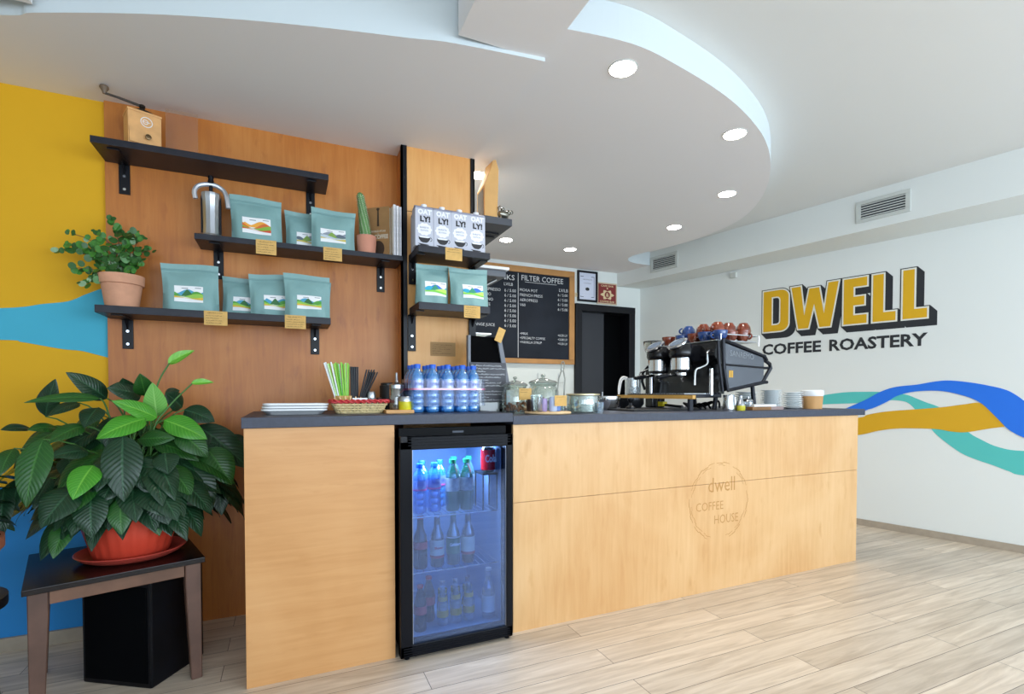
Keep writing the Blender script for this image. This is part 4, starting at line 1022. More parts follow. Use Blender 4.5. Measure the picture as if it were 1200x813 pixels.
t = thing('card_tag', 'small blank kraft tag clipped to the top of the black easel sign', 'tag', (1.003, 2.440, ZR+.372)); t.rotation_euler = (0, radians(22), 0)
MB().box(-.020, .020, -.001, .001, 0, .075, bevel=.0004).build('tag', M_kraft, t)

def cookie_jar(label, loc, r, h, s=1):
    t = thing('glass_jar', label, 'jar', loc, group='round lidded glass jars')
    mb = MB(); mb.lathe([(0, .002), (r*.86, 0), (r, .012), (r, h*.72), (r*.86, h*.86), (r*.80, h*.90), (r*.90, h*.97), (r*.88, h)], seg=32); mb.build('jar', glassy('jar_glass', '#dfe9e4', .14, '#dbe6e0', .06), t, smooth=True)
    mb = MB(); mb.lathe([(r*.93, h*1.0), (r*.95, h*1.02), (r*.80, h*1.08), (r*.3, h*1.16), (r*.10, h*1.19), (r*.08, h*1.23), (r*.17, h*1.27), (r*.12, h*1.32), (0, h*1.33)], seg=32); mb.build('lid', glassy('jar_lid_glass', '#d3ded8', .22, '#cfd9d4', .15), t, smooth=True)
    return t
j1 = cookie_jar('round lidded glass jar with dried snacks and a kraft card, beside the black easel sign', (1.075, 2.378, ZR+.0003), .070, .142)
mb = MB(); rnd = random.Random(8)
o = MB()
for k in range(60):
    a = rnd.uniform(0, 2*pi); r = .058*math.sqrt(rnd.random()); o.sphere((r*cos(a), r*sin(a), .010+rnd.uniform(0, .040)), rnd.uniform(.006, .010), 6, 4)
st = thing('dried_snacks', 'orange and brown dried snacks in the bottom of the lidded jar by the easel sign', 'snacks', (1.075, 2.378, ZR+.0050)); st['kind'] = 'stuff'
o.build('pieces', mat('amber_snacks', '#a8622a', .6, noise=(60, .5)), st, smooth=True)
card('kraft card leaning on the glass jar of dried snacks', 1.098, 2.303, ZR+.068, ZR+.128, .068, 1)
t = thing('paper_packet', 'white paper packet inside the glass jar by the easel sign', 'packet', (1.042, 2.365, ZR+.045)); MB().box(-.022, .022, -.004, .004, 0, .075, bevel=.001).build('packet', M_white, t)
cookie_jar('round lidded glass jar standing behind the wooden board, almost empty', (1.345, 2.585, ZR+.0003), .090, .160)
o = MB()
for k in range(40):
    a = rnd.uniform(0, 2*pi); r = .070*math.sqrt(rnd.random()); o.sphere((r*cos(a), r*sin(a), .016+rnd.uniform(0, .05)), rnd.uniform(.008, .013), 6, 4)
st = thing('wrapped_sweets', 'white wrapped sweets heaped in the second lidded jar', 'sweets', (1.345, 2.585, ZR+.005)); st['kind'] = 'stuff'
o.build('pieces', M_cw, st, smooth=True)

t = thing('round_board', 'flat round wooden board under the clear canisters', 'board', (1.18, 2.215, ZR+.0003)); t.scale = (.77, .77, 1); MB().lathe([(0, 0), (.145, 0), (.150, .004), (.150, .009), (.146, .012), (0, .012)], seg=40).build('board', mat('light_board_wood', '#d9b98c', .6, noise=(12, .1)), t, smooth=True)
def tub(label, x, y, r, h, z, m):
    t = thing('paper_cup', label, 'cup', (x, y, z), group='small jars on the round board')
    MB().lathe([(0, 0), (r*.85, 0), (r, h*.1), (r, h*.86), (r*.9, h*.9), (r*.9, h), (0, h)], seg=18).build('jar', m, t, smooth=True); return t
zr = ZR+.0128
tub('dark brown jar at the left on the round board', 1.112, 2.262, .024, .060, zr, mat('brown_preserve', '#3d2a20', .3))
tub('lilac jar next to the dark brown one on the round board', 1.147, 2.205, .022, .064, zr, mat('lilac_tub', '#9a8ab8', .4))
tub('dark plum jar behind the lilac one on the round board', 1.165, 2.262, .020, .070, zr, mat('plum_preserve', '#5a2730', .3))
tub('white and blue tub at the front of the round board', 1.195, 2.188, .020, .072, zr, mat('pale_blue_tub', '#aebfe0', .4))
tub('blue tub behind the kraft card on the round board', 1.232, 2.228, .026, .045, zr, mat('mid_blue_tub', '#5d7fc0', .4))
card('blank kraft card in front of the tubs on the round board', 1.222, 2.160, ZR+.040, ZR+.092, .068, 0)
t = thing('glass_tumbler', 'tall clear glass between the snack jar and the round board tubs', 'glass', (1.106, 2.190, zr) )
MB().lathe([(0, 0), (.026, 0), (.029, .004), (.032, .082), (.030, .082), (.027, .006), (0, .006)], seg=22).build('glass', M_glass, t, smooth=True)
t = thing('clear_canister', 'wide clear straight-sided canister with gold rim, right end of the round board', 'canister', (1.425, 2.28, ZR+.0003))
mb = MB(); mb.lathe([(0, .003), (.082, 0), (.086, .006), (.086, .088), (.084, .092), (.080, .088), (.080, .008), (0, .008)], seg=36); mb.build('canister', glassy('canister_glass', '#dde6e2', .16, '#cdd8d4', .10), t, smooth=True)
MB().lathe([(.082, .0925), (.089, .0925), (.089, .099), (.060, .101), (0, .101)], seg=36).build('lid', mat('pale_gold_lid', '#cbbf98', .3, .6), t, smooth=True)
t = thing('tongs', 'steel tongs standing upright behind the kraft card on the round board', 'tongs', (1.385, 2.46, ZR+.03)); 
mb = MB()
for s in (-1, 1): mb.tube([(s*.022, 0, 0), (s*.018, 0, .12), (s*.006, 0, .155)], .0035, 6)
mb.lathe([(.007, 0), (.010, .0), (.010, .005), (.007, .005), (.007, 0)], (0, 0, .162), 14, axis='y')
mb.tube(catmull([(-.006, 0, .155), (-.008, 0, .185), (0, 0, .196), (.008, 0, .185), (.006, 0, .155)], 4), .0028, 6)
t.rotation_euler = (0, radians(5), 0); t.scale = (1.1, 1, 1.28)
mb.build('arms', mat('grey_steel_tongs', '#8b8c84', .35, .8), t, smooth=True)
t = thing('tongs_holder', 'low dark holder keeping the tongs upright', 'holder', (1.385, 2.46, ZR+.0003)); MB().lathe([(0, 0), (.034, 0), (.034, .075), (.030, .075), (.029, .01), (0, .01)], seg=20).build('cup', M_clearb, t, smooth=True)
t = thing('small_glass', 'little clear glass beside the clear canister at the counter edge', 'glass', (1.475, 2.20, ZR+.0003)); MB().lathe([(0, 0), (.020, 0), (.024, .055), (.022, .055), (.018, .004), (0, .004)], seg=18).build('glass', M_clearb, t, smooth=True)
t = thing('labelled_tub', 'small white tub with a printed label right of the clear canister', 'tub', (1.60, 2.40, ZR+.0003)); MB().lathe([(0, 0), (.027, 0), (.029, .040), (.029, .046), (0, .046)], seg=20).build('tub', M_white, t, smooth=True)
t = thing('steel_bowl', 'shiny steel bowl behind the white tub on the bar', 'bowl', (1.80, 2.60, ZR+.0003)); MB().lathe([(0, 0), (.05, 0), (.075, .035), (.082, .075), (.080, .085), (.076, .075), (.045, .006), (0, .006)], seg=32).build('bowl', M_chrome, t, smooth=True)
t = thing('steel_bowl', 'dark hammered bowl between the shiny bowl and the steaming pitcher', 'bowl', (2.02, 2.66, ZR+.0003)); MB().lathe([(0, 0), (.06, 0), (.085, .035), (.085, .072), (.080, .072), (.055, .008), (0, .008)], seg=32).build('bowl', mat('dark_bowl', '#26282c', .25, .6), t, smooth=True)
t = thing('tamper', 'dark coffee tamper standing on the bar before the bowls', 'tamper', (1.90, 2.50, ZR+.0003)); MB().lathe([(0, 0), (.029, 0), (.029, .018), (.012, .030), (.009, .045), (.018, .060), (.018, .072), (0, .078)], seg=20).build('tamper', mat('tamper_black', '#15161a', .3, .4), t, smooth=True)
t = thing('knock_mat', 'flat black rubber mat on the bar in front of the espresso machine', 'mat', (2.05, 2.40, ZR+.0003)); MB().box(-.28, .12, -.10, .16, 0, .010, bevel=.003).build('mat', mat('black_rubber', '#101114', .6), t)

# ------------------------------------------------------------------ espresso machine (front with the two groups towards -X)
t = thing('espresso_machine', 'black two-group espresso machine with engraved side panel and tubular back frame', 'espresso machine', (2.52, 2.55, ZR+.0003))
ox, oy, oz = 2.52, 2.55, ZR+.0003
def q(x, y, z): return (x-ox, y-oy, z-oz)
M_body = mat('machine_black', '#101115', .22, .0, spec=.4); M_panel = mat('smoked_side_panel', '#5a5e66', .25, .4); M_dk = mat('machine_dark_grey', '#22242b', .35, .3, spec=.3)
ya, yb = 2.27, 2.86
prof = [(2.37, 1.105), (2.72, 1.165), (2.745, 1.20), (2.745, 1.31), (2.72, 1.345), (2.41, 1.425), (2.36, 1.415), (2.335, 1.33), (2.385, 1.28), (2.375, 1.17)]
mb = MB(); mb.prism([(x-ox, z-oz) for x, z in prof], ya-oy, yb-oy, axis='y'); mb.build('body', M_body, t)
# side panels (both ends)
for yy, s in ((ya, -1), (yb, 1)):
    mb = MB(); P = [(2.40, 1.405), (2.725, 1.325), (2.735, 1.30), (2.735, 1.205), (2.715, 1.178), (2.43, 1.128)]
    mb.prism([(x-ox, z-oz) for x, z in P], yy-oy+s*.003, yy-oy+s*.016, axis='y'); o = mb.build('side_panel', M_panel, t)
    mb = MB(); y2 = yy-oy+s*.020
    mb.tube([(2.385-ox, y2, 1.425-oz), (2.735-ox, y2, 1.335-oz), (2.755-ox, y2, 1.31-oz)], .010, 8)
    mb.tube([(2.425-ox, y2, 1.118-oz), (2.735-ox, y2, 1.170-oz), (2.76-ox, y2, 1.172-oz)], .010, 8)
    mb.tube([(2.385-ox, y2, 1.425-oz), (2.392-ox, y2, 1.26-oz), (2.425-ox, y2, 1.118-oz)], .011, 8)
    mb.tube([(2.395-ox, y2, 1.275-oz), (2.745-ox, y2, 1.262-oz)], .006, 8)
    mb.tube([(2.345-ox, y2, 1.415-oz), (2.352-ox, y2, 1.30-oz), (2.385-ox, y2, 1.112-oz)], .009, 8)
    mb.build('frame', M_dk, t, smooth=True)
F = (q(0, ya-.0165, 0), (1, 0, 0), (0, 0, 1), (0, -1, 0))
text_block('lettering', [('SANREMO', 2.545-ox, 1.322-oz, .20, .036, 'c', .0)], mat('etched_lettering', '#7d8288', .4), ((0, ya-oy-.0165, 0), (1, 0, -.10), (0, 0, 1), (0, -1, 0)), t, .001)
text_block('badge_lettering', [('II', 2.455-ox, 1.20-oz, .032, .040, 'c', .05)], mat('gold_lettering', '#c99a3a', .4, .3), ((0, ya-oy-.0165, 0), (1, 0, 0), (0, 0, 1), (0, -1, 0)), t, .001)
# back tubular frame
mb = MB()
for yy in (ya+.02, yb-.02):
    mb.tube([q(2.745, yy, 1.335), q(2.83, yy, 1.290), q(2.84, yy, 1.265), q(2.765, yy, 1.170)], .012, 8); mb.tube([q(2.745, yy, 1.265), q(2.835, yy, 1.265)], .007, 8)
    mb.sphere(q(2.755, yy-.02, 1.335), .014, 8, 6)
mb.tube([q(2.84, ya+.02, 1.265), q(2.84, yb-.02, 1.265)], .008, 8)
mb.build('back_frame', M_dk, t, smooth=True)
for x, y in ((2.40, 2.31), (2.70, 2.31), (2.40, 2.82), (2.70, 2.82)):
    mb = MB(); mb.tube([q(x, y, 1.165 if x > 2.5 else 1.13), q(x+.02*(1 if x > 2.5 else -1), y, 1.0005+.003)], [.012, .015], 10); mb.build('leg', M_dk, t, smooth=True)
# cup rail on top and drip tray
mb = MB(); zt_ = 1.432
mb.box(2.36-ox, 2.70-ox, ya-oy+.01, yb-oy-.01, 1.420-oz, 1.426-oz, bevel=.002); 
mb.build('cup_tray', M_steel, t)
mb = MB(); R_ = [q(2.40, ya+.01, 1.462), q(2.72, ya+.01, 1.462), q(2.72, yb-.02, 1.462), q(2.40, yb-.02, 1.462)]
mb.tube(R_, .003, 6, closed=True)
for p in R_: mb.tube([p, (p[0], p[1], 1.40-oz if p[0] > 0.1 else 1.425-oz)], .003, 6)
mb.build('cup_rail', M_chrome, t, smooth=True)
mb = MB(); mb.box(2.13-ox, 2.42-ox, ya-oy+.02, yb-oy-.02, 1.075-oz, 1.098-oz, bevel=.004); o = mb.build('drip_tray', M_dk, t)
mb = MB()
for k in range(22): mb.box(2.14-ox, 2.33-ox, ya-oy+.035+k*.0245, ya-oy+.041+k*.0245, 1.0982-oz, 1.101-oz)
mb.build('grate', M_chrome, o)
mb = MB(); mb.box(2.40-ox, 2.44-ox, ya-oy+.02, yb-oy-.02, 1.098-oz, 1.30-oz); mb.build('splash_panel', mat('polished_black_splash', '#1c1a19', .12, .5), t)
for k, y in enumerate((2.435, 2.645)):
    mb = MB()
    # bell above the group, tilted chrome ring on its top
    mb.lathe([(0, .0), (.052, .0), (.060, .004), (.063, .02), (.063, .088), (.072, .095), (.078, .11), (.074, .145), (.058, .172), (0, .172)], q(2.235, y, 1.232), 28)
    g_ = mb.build('group_housing', M_body, t, smooth=True)
    mb = MB(); mb.lathe([(.0645, .016), (.0645, .086)], q(2.235, y, 1.232), 28); mb.build('chrome_band', M_chrome, g_, smooth=True)
    mb = MB(); mb.lathe([(0, .0), (.060, .0), (.066, .004), (.066, .012), (.054, .017), (.052, .012), (0, .012)], (0, 0, 0), 28); rg = mb.build('top_ring', M_chrome, g_, smooth=True)
    rg.location = q(2.205, y, 1.402); rg.rotation_euler = (0, radians(-32), 0)
    mb = MB(); mb.lathe([(0, 0), (.046, 0), (.046, .002), (0, .002)], (0, 0, .0145), 20); dd = mb.build('gauge', mat('gauge_blue_grey', '#7c8fa8', .2, .4), g_); dd.location = rg.location; dd.rotation_euler = rg.rotation_euler
    mb = MB(); mb.box(2.24-ox, 2.38-ox, y-oy-.045, y-oy+.045, 1.30-oz, 1.40-oz, bevel=.012); mb.build('group_arm', M_body, t)
    mb = MB(); mb.lathe([(0, 0), (.034, 0), (.040, .006), (.040, .020), (0, .020)], q(2.235, y, 1.208), 24); mb.tube([q(2.20, y, 1.218), q(2.09, y-.01, 1.208)], [.009, .008], 8); mb.tube([q(2.235, y, 1.209), q(2.235, y-.008, 1.19), q(2.225, y-.02, 1.178)], .007, 8)
    pf = mb.build('portafilter', M_chrome, t, smooth=True)
    mb = MB(); mb.tube([q(2.12, y-.007, 1.21), q(2.10, y-.009, 1.208), q(2.035, y-.013, 1.198)], [.011, .015, .012], 10); mb.build('handle', M_blackmetal, pf, smooth=True)
    mb = MB(); mb.box(2.28-ox, 2.385-ox, y-oy-.06, y-oy+.06, 1.15-oz, 1.155-oz); 
for y in (2.30, 2.82):
    mb = MB(); mb.tube(catmull([q(2.33, y, 1.36), q(2.30, y-.01, 1.34), q(2.295, y-.015, 1.28), q(2.24, y-.02, 1.255), q(2.20, y-.02, 1.235), q(2.195, y-.02, 1.15)], 5), .0055, 8); mb.build('steam_wand', M_chrome, t, smooth=True)
for y in (2.29, 2.84):
    mb = MB(); mb.cyl(q(2.335, y, 1.09), .013, .16, 12); mb.build('front_post', M_chrome, t, smooth=True)
mb = MB(); mb.box(2.40-ox, 2.46-ox, ya-oy-.003, ya-oy+.02, 1.13-oz, 1.19-oz); 
# wooden plank running under the groups
t = thing('wooden_plank', 'thin golden wooden plank in front of the espresso machine drip tray', 'plank', (2.114, 2.50, 1.045)); MB().box(-.012, .012, -.30, .42, .024, .046, bevel=.001).build('plank', mat('golden_wood', '#c79a4c', .5, noise=(15, .12)), t)
MB().box(-.012, .012, -.28, -.26, -.0455, .0238).build('foot', M_dk, t); MB().box(-.012, .012, .36, .38, -.0455, .0238).build('foot', M_dk, t)
t = thing('cleaning_brush', 'yellow-and-black cleaning tool lying under the machine plank', 'brush', (2.16, 2.42, ZR+.0103)); 
mb = MB(); mb.tube([(-.02, -.10, .012), (.01, .10, .020)], .008, 8); mb.build('handle', M_blackmetal, t, smooth=True); MB().box(-.012, .022, .08, .13, .010, .040, bevel=.003).build('head', mat('bright_yellow_plastic', '#d8c41e', .4), t)
# power cables under the machine
t = thing('machine_hoses', 'tangle of dark hoses beneath the espresso machine', 'hoses', (2.45, 2.5, ZR+.0003)); mb = MB()
rnd = random.Random(4)
for k in range(5): mb.tube(catmull([(-.15+.06*k, -.16+.02*k, .010), (-.10+.05*k, -.05, .030+.006*k), (-.02+.03*k, .08, .014), (.05, .20, .035)], 5), .007, 6)
o = mb.build('hose', M_blackmetal, t, smooth=True)

# cups on the machine
M_cupbrown = mat('glazed_brown', '#74321c', .12, coat=.6, noise=(25, .3)); M_cupblue = mat('glazed_blue', '#1f3f7a', .12, coat=.6, noise=(25, .3))
CP = [(0, 0), (.020, 0), (.022, .004), (.033, .020), (.037, .046), (.036, .050), (.033, .046), (.028, .018), (0, .008)]
def cup(name_c, m, loc, label, s=1.22, inv=False):
    t = thing('coffee_cup', label, 'cup', loc, 0, 'glazed cups on top of the espresso machine')
    mb = MB(); mb.lathe([(r*s, z*s) for r, z in CP], seg=22, rib=(9, .02)); o = mb.build('bowl', m, t, smooth=True)
    mb = MB(); mb.tube([((.034+.016*sin(a))*s, 0, (.026-.014*cos(a))*s) for a in [pi*k/8 for k in range(9)]], .0045*s, 6); mb.build('handle', m, t, smooth=True)
    return t
zc = 1.4265
cbn = cup('brown', M_cupbrown, (2.40, 2.74, zc), 'glazed brown cup nearest the far group on the machine top'); cbl = cup('blue', M_cupblue, (2.41, 2.62, zc), 'glazed blue cup tucked between brown ones, far half of the machine top')
def putc(src, loc, label, rz, tilt=None): return dup(src, loc, rz, label, tilt=tilt)
rc_ = random.Random(12)
row = [('blue', 2.43, 2.315, 'blue cup at the near front corner of the machine top, by the chrome pipe joint'), ('blue', 2.415, 2.425, 'blue cup second from the near front corner of the machine top'), ('brown', 2.42, 2.52, 'brown cup in the front row of the machine top, past the two blue cups'),
       ('brown', 2.53, 2.33, 'brown cup right behind the near blue cup'), ('brown', 2.52, 2.44, 'brown cup in the centre of the heap, lower layer'), ('brown', 2.52, 2.55, 'brown cup in the second row towards the wall side'), ('brown', 2.52, 2.66, 'brown cup in the second row, third from the wall side'),
       ('brown', 2.635, 2.33, 'brown cup beside the rail over the engraved side panel'), ('brown', 2.625, 2.44, 'brown cup inside the rear rail, middle'), ('brown', 2.62, 2.56, 'brown cup inside the rear rail, furthest from the engraved panel')]
for c_, x, y, l in row: putc(cbn if c_ == 'brown' else cbl, (x, y, zc), l, rc_.uniform(0, 6))
for k, (c_, x, y, rx_, l) in enumerate((('brown', 2.48, 2.385, 180, 'upside-down brown cup crowning the heap above the two blue cups'), ('brown', 2.475, 2.50, 180, 'upside-down brown cup of the upper layer, centre'), ('brown', 2.58, 2.39, 180, 'upside-down brown cup of the upper layer over the side panel end'),
        ('blue', 2.465, 2.62, 180, 'upside-down blue cup of the upper layer, towards the glass hopper'), ('brown', 2.675, 2.36, 180, 'upside-down brown cup at the rear end of the upper layer'), ('brown', 2.575, 2.50, 180, 'upside-down brown cup of the upper layer, second row'))):
    c2 = putc(cbn if c_ == 'brown' else cbl, (x, y, zc+.122), l, 0, (radians(rx_), 0, rc_.uniform(0, 6)))
    c2.location.z = zc+.0615+.062 if rx_ == 180 else zc+.07

# grinder hopper behind the machine
t = thing('bean_grinder', 'black coffee grinder with clear funnel hopper behind the espresso machine', 'coffee grinder', (2.30, 3.08-.16, ZR+.0003))
t.location = (2.475, 2.985, ZR+.0003)
mb = MB(); mb.box(-.05, .07, -.045, .035, 0, .30, bevel=.01); mb.build('body', M_body, t)
mb = MB(); mb.lathe([(.028, .30), (.030, .33), (.075, .43), (.080, .475), (.077, .475), (.070, .43), (.026, .33)], (0, -.01, 0), 28); mb.build('hopper', glassy('smoky_hopper', '#cfd0c4', .2, '#8b8b78', .35), t, smooth=True)
mb = MB(); mb.lathe([(.0, .476), (.082, .476), (.082, .484), (0, .486)], (0, -.01, 0), 28); mb.build('lid', mat('smoky_lid', '#3c3d3a', .3), t, smooth=True)
mb = MB(); mb.tube([(-.05, .0, .30), (-.10, -.0, .25), (-.105, -.0, .19), (-.08, -.0, .13)], .010, 8); mb.build('spout', M_blackmetal, t, smooth=True)

# milk pitcher with white handle
t = thing('milk_pitcher', 'clear straight-sided pitcher with a long white looped handle, left of the machine', 'pitcher', (2.245, 2.93, ZR+.0003)); t.scale = (1, 1, 1.28)
mb = MB(); mb.lathe([(0, 0), (.052, 0), (.054, .005), (.056, .165), (.053, .165), (.051, .008), (0, .008)], seg=28); mb.build('jug', glassy('frosted_pitcher', '#dfe6e8', .14, '#dfe4ea', .28), t, smooth=True)
mb = MB(); mb.tube(catmull([(-.05, 0, .165), (-.09, -.005, .168), (-.118, -.01, .150), (-.130, -.01, .105), (-.128, -.01, .075)], 5), .006, 8); mb.tube(catmull([(-.05, 0, .160), (-.088, -.005, .158), (-.108, -.01, .140), (-.118, -.01, .105), (-.126, -.01, .075)], 5), .005, 8); mb.build('handle', M_white, t, smooth=True)
# small things right of the machine: steel jugs, yellow jar, napkins
t = thing('steel_jug', 'small crumpled-looking steel jug right of the machine post', 'jug', (2.38, 2.20, ZR+.0003)); t.scale = (1, 1, 1.2); mb = MB(); mb.lathe([(0, 0), (.034, 0), (.036, .01), (.030, .055), (.032, .078), (.029, .078), (.026, .055), (.03, .01), (0, .008)], seg=20); mb.build('jug', M_chrome, t, smooth=True)
mb = MB(); mb.tube([(.030, 0, .070), (.05, 0, .066), (.052, 0, .03), (.033, 0, .015)], .004, 6); mb.build('handle', M_chrome, t, smooth=True)
t = thing('small_jar', 'tiny jar with yellow label and steel pourer before the napkins', 'jar', (2.455, 2.18, ZR+.0003)); MB().lathe([(0, 0), (.024, 0), (.026, .004), (.026, .030), (0, .030)], seg=18).build('jar', mat('yellow_label_jar', '#d6cb3a', .35), t, smooth=True)
MB().lathe([(.0265, .0305), (.022, .05), (.012, .062), (.010, .088), (0, .092)], seg=18).build('pourer', M_steel, t, smooth=True)
t = thing('sugar_bowl', 'clear sugar pot with steel lid behind the tiny yellow jar', 'pot', (2.585, 2.24, ZR+.0003)); MB().lathe([(0, 0), (.028, 0), (.030, .05), (0, .052)], seg=18).build('pot', M_clearb, t, smooth=True); MB().lathe([(.031, .0525), (.026, .064), (.008, .072), (.008, .080), (0, .082)], seg=18).build('lid', M_steel, t, smooth=True)
t = thing('wooden_tray', 'low brown wooden tray of napkins in front of the saucer stacks', 'tray', (2.70, 2.235, ZR+.0003)); mb = MB(); mb.box(-.14, .02, -.05, .05, 0, .020, bevel=.002); mb.build('tray', mat('walnut_tray', '#8a6238', .55, noise=(14, .15)), t); mb = MB(); mb.box(.0205, .13, -.05, .05, 0, .020, bevel=.002); mb.build('tray_end', mat('grey_tray_end', '#9c8784', .55), t)
t = thing('napkins', 'white paper napkins lying on the low wooden tray', 'napkins', (2.67, 2.235, ZR+.0207)); MB().box(-.09, .10, -.045, .045, 0, .014, bevel=.002).build('napkins', M_white, t)
# saucers
PL = [(0, .001), (.030, 0), (.034, .003), (.0, .0)]
def plate_proto(r):
    return [(0, .0), (r*.55, .0), (r*.62, .003), (r, .0105), (r, .0125), (r*.93, .012), (r*.60, .006), (0, .005)]
ordn = ['bottom', 'second from the bottom', 'third from the bottom', 'fourth from the bottom', 'fifth from the bottom', 'sixth from the bottom', 'seventh from the bottom', 'eighth from the bottom', 'ninth from the bottom', 'tenth from the bottom', 'eleventh from the bottom']
M_plate = mat('white_porcelain', '#e6ebec', .2); M_plate2 = mat('grey_porcelain', '#b9bfc2', .25)
def stack(x, y, r, n, dz, where, grp, z=ZR+.0003, two=False):
    p0 = None
    for k in range(n):
        l = ('topmost' if k == n-1 else ordn[k])+' white saucer of the '+where
        if p0 is None:
            p0 = thing('saucer', l, 'saucer', (x, y, z), 0, grp); mb = MB(); mb.lathe(plate_proto(r), seg=30); mb.build('dish', M_plate, p0, smooth=True, angle=60)
        else:
            dup(p0, (x+.0015*sin(k*2.1), y+.001*cos(k*1.3), z+k*dz), 0, l)
stack(2.785, 2.43, .070, 8, .0140, 'left stack, behind the napkin tray', 'saucers in the left stack')
stack(2.935, 2.36, .066, 11, .0112, 'tall middle stack', 'saucers in the tall middle stack')
stack(3.078, 2.31, .062, 8, .0138, 'right stack beside the paper tub', 'saucers in the right stack')
t = thing('paper_tub', 'brown kraft paper tub with white lid at the right end of the worktop', 'paper tub', (3.215, 2.27, ZR+.0003)); t.scale = (.92, .92, 1.16)
MB().lathe([(0, 0), (.062, 0), (.070, .082), (0, .082)], seg=32).build('tub', mat('brown_kraft_tub', '#c9985f', .6, noise=(8, .15)), t, smooth=True)
MB().lathe([(.0705, .0825-.01), (.074, .0825), (.074, .104), (.068, .108), (0, .108)], seg=32).build('lid', M_white, t, smooth=True)

# ------------------------------------------------------------------ back wall
YB = 4.829
t = thing('menu_chalkboard', 'large menu chalkboard in a honey wood frame with a white-written drinks list', 'chalkboard', (2.25, YB, 1.42))
M_cb = mat('chalkboard_slate', '#20252e', .8, noise=(3, .25), spec=.2); M_cbf = mat('oak_chalkboard_frame', '#ad7c42', .5, noise=(10, .12))
mb = MB(); mb.box(-.70, .60, -.016, 0, .03, .99); mb.build('slate', M_cb, t)
for b in ((-.72, .64, -.03, 0, .95, 1.015), (-.72, .64, -.03, 0, .0, .05), (-.72, -.67, -.03, 0, .05, .95), (.575, .64, -.03, 0, .05, .95)): MB().box(*b, bevel=.004).build('frame_rail', M_cbf, t)
F = ((0, -.0165, 0), (1, 0, 0), (0, 0, 1), (0, -1, 0))
MB().box(-.042, -.036, -.0175, -.0162, .06, .94).build('chalk_line', M_chalk, t)
rows_l = ['DOUBLE ESPRESSO', 'AMERICANO', 'CAPPUCCINO', 'FLAT WHITE', 'LATTE', 'MOCHA', 'TEA', 'ORANGE JUICE']
T = [('FILTER COFFEE', .0, .87, .50, .058, 'l', 0), ('LV/LB', .45, .785, .11, .035, 'l', 0)]
for k, s in enumerate(('MOKA POT', 'FRENCH PRESS', 'AEROPRESS', 'V60')):
    T.append((s, -.02, .755-.052*k, None, .030, 'l', 0)); T.append(('6 / 5.00', .555, .735-.052*k, .12, .030, 'r', 0))
T += [('DRINKS', -.08, .86, .30, .055, 'r', 0), ('LV/LB', -.10, .80, .10, .032, 'r', 0)]
for k, s in enumerate(rows_l):
    T.append((s, -.58, .735-.052*k, None, .030, 'l', 0)); T.append(('6 / 5.00', -.065, .735-.052*k, .13, .032, 'r', 0))
T += [('+MILK', -.02, .30, None, .026, 'l', 0), ('+SPECIALTY COFFEE', -.02, .255, .30, .026, 'l', 0), ('+VANILLA SYRUP', -.02, .21, .26, .026, 'l', 0), ('+0.50 LV', .555, .30, .12, .026, 'r', 0), ('+2.00 LV', .555, .255, .12, .026, 'r', 0), ('+0.50 LV', .555, .21, .12, .026, 'r', 0)]
for q_ in T: text_block('chalk_lettering', [q_], M_chalk, F, t, .001)
MB().box(.04, .42, -.0178, -.0163, .852, .856).build('underline', M_chalk, t)
t = thing('framed_certificate', 'pale certificate in a thin black frame above the dark doorway', 'picture frame', (3.065, YB, 2.125))
mb = MB()
for b in ((-.130, .130, -.02, 0, 0, .022), (-.130, .130, -.02, 0, .318, .34), (-.130, -.108, -.02, 0, .022, .318), (.108, .130, -.02, 0, .022, .318)): mb.box(*b, bevel=.002)
mb.build('frame', M_blackmetal, t); MB().box(-.108, .108, -.008, -.004, .022, .318).build('sheet', mat('certificate_paper', '#ccd2e4', .5), t)
mb = MB()
F = ((0, -.0085, 0), (1, 0, 0), (0, 0, 1), (0, -1, 0))
for b in ((-.09, -.05, .275, .281), (.05, .09, .275, .281), (.086, .09, .06, .28), (-.09, -.05, .05, .056), (.05, .09, .05, .056), (-.09, -.086, .05, .06)): mb.box(b[0], b[1], -.0095, -.0086, b[2], b[3])
mb.build('border_print', mat('certificate_ink', '#4a5068', .6), t)
mb = MB(); mb.lathe([(0, -.0105), (.026, -.0100), (.026, -.0086)], (0, 0, .14), 14, axis='y', sy=.7); mb.build('seal', M_ink, t)
text_block('writing', [('CERTIFICATE', 0, .24, .12, .012, 'c', 0), ('COFFEE', 0, .20, .10, .010, 'c', 0), ('____________', 0, .09, .14, .008, 'c', 0)], mat('certificate_ink', '#4a5068', .6), F, t, .0006)
t = thing('retro_sign', 'square dark red retro coffee bar sign with a cream emblem, above the doorway', 'sign', (3.325, YB, 2.112))
MB().box(-.135, .135, -.012, 0, 0, .245, bevel=.003).build('frame', mat('beige_sign_edge', '#c9b79a', .6), t)
MB().box(-.118, .118, -.016, -.0125, .016, .229).build('panel', mat('oxblood_panel', '#7c1f1c', .5), t)
M_crm = mat('cream_sign_ink', '#d9c49a', .6); F = ((0, -.0165, 0), (1, 0, 0), (0, 0, 1), (0, -1, 0))
text_block('lettering', [('CAFE BAR', 0, .198, .17, .020, 'c', .02), ('COFFEE BAR', 0, .022, .20, .020, 'c', .02)], M_crm, F, t, .0006)
pts = []
for k in range(24):
    a = 2*pi*k/24; r = .062*(1+.22*cos(6*a)); pts.append((r*cos(a)*1.25, .108+r*sin(a)*.8))
em_ = curve_mesh('emblem', [pts], M_crm, F, parent=t, lift=.0006)
MB().lathe([(0, -.0186), (.036, -.0184), (.036, -.0172)], (0, 0, .108), 22, axis='y').build('emblem_disc', mat('oxblood_panel', '#7c1f1c', .5), em_)
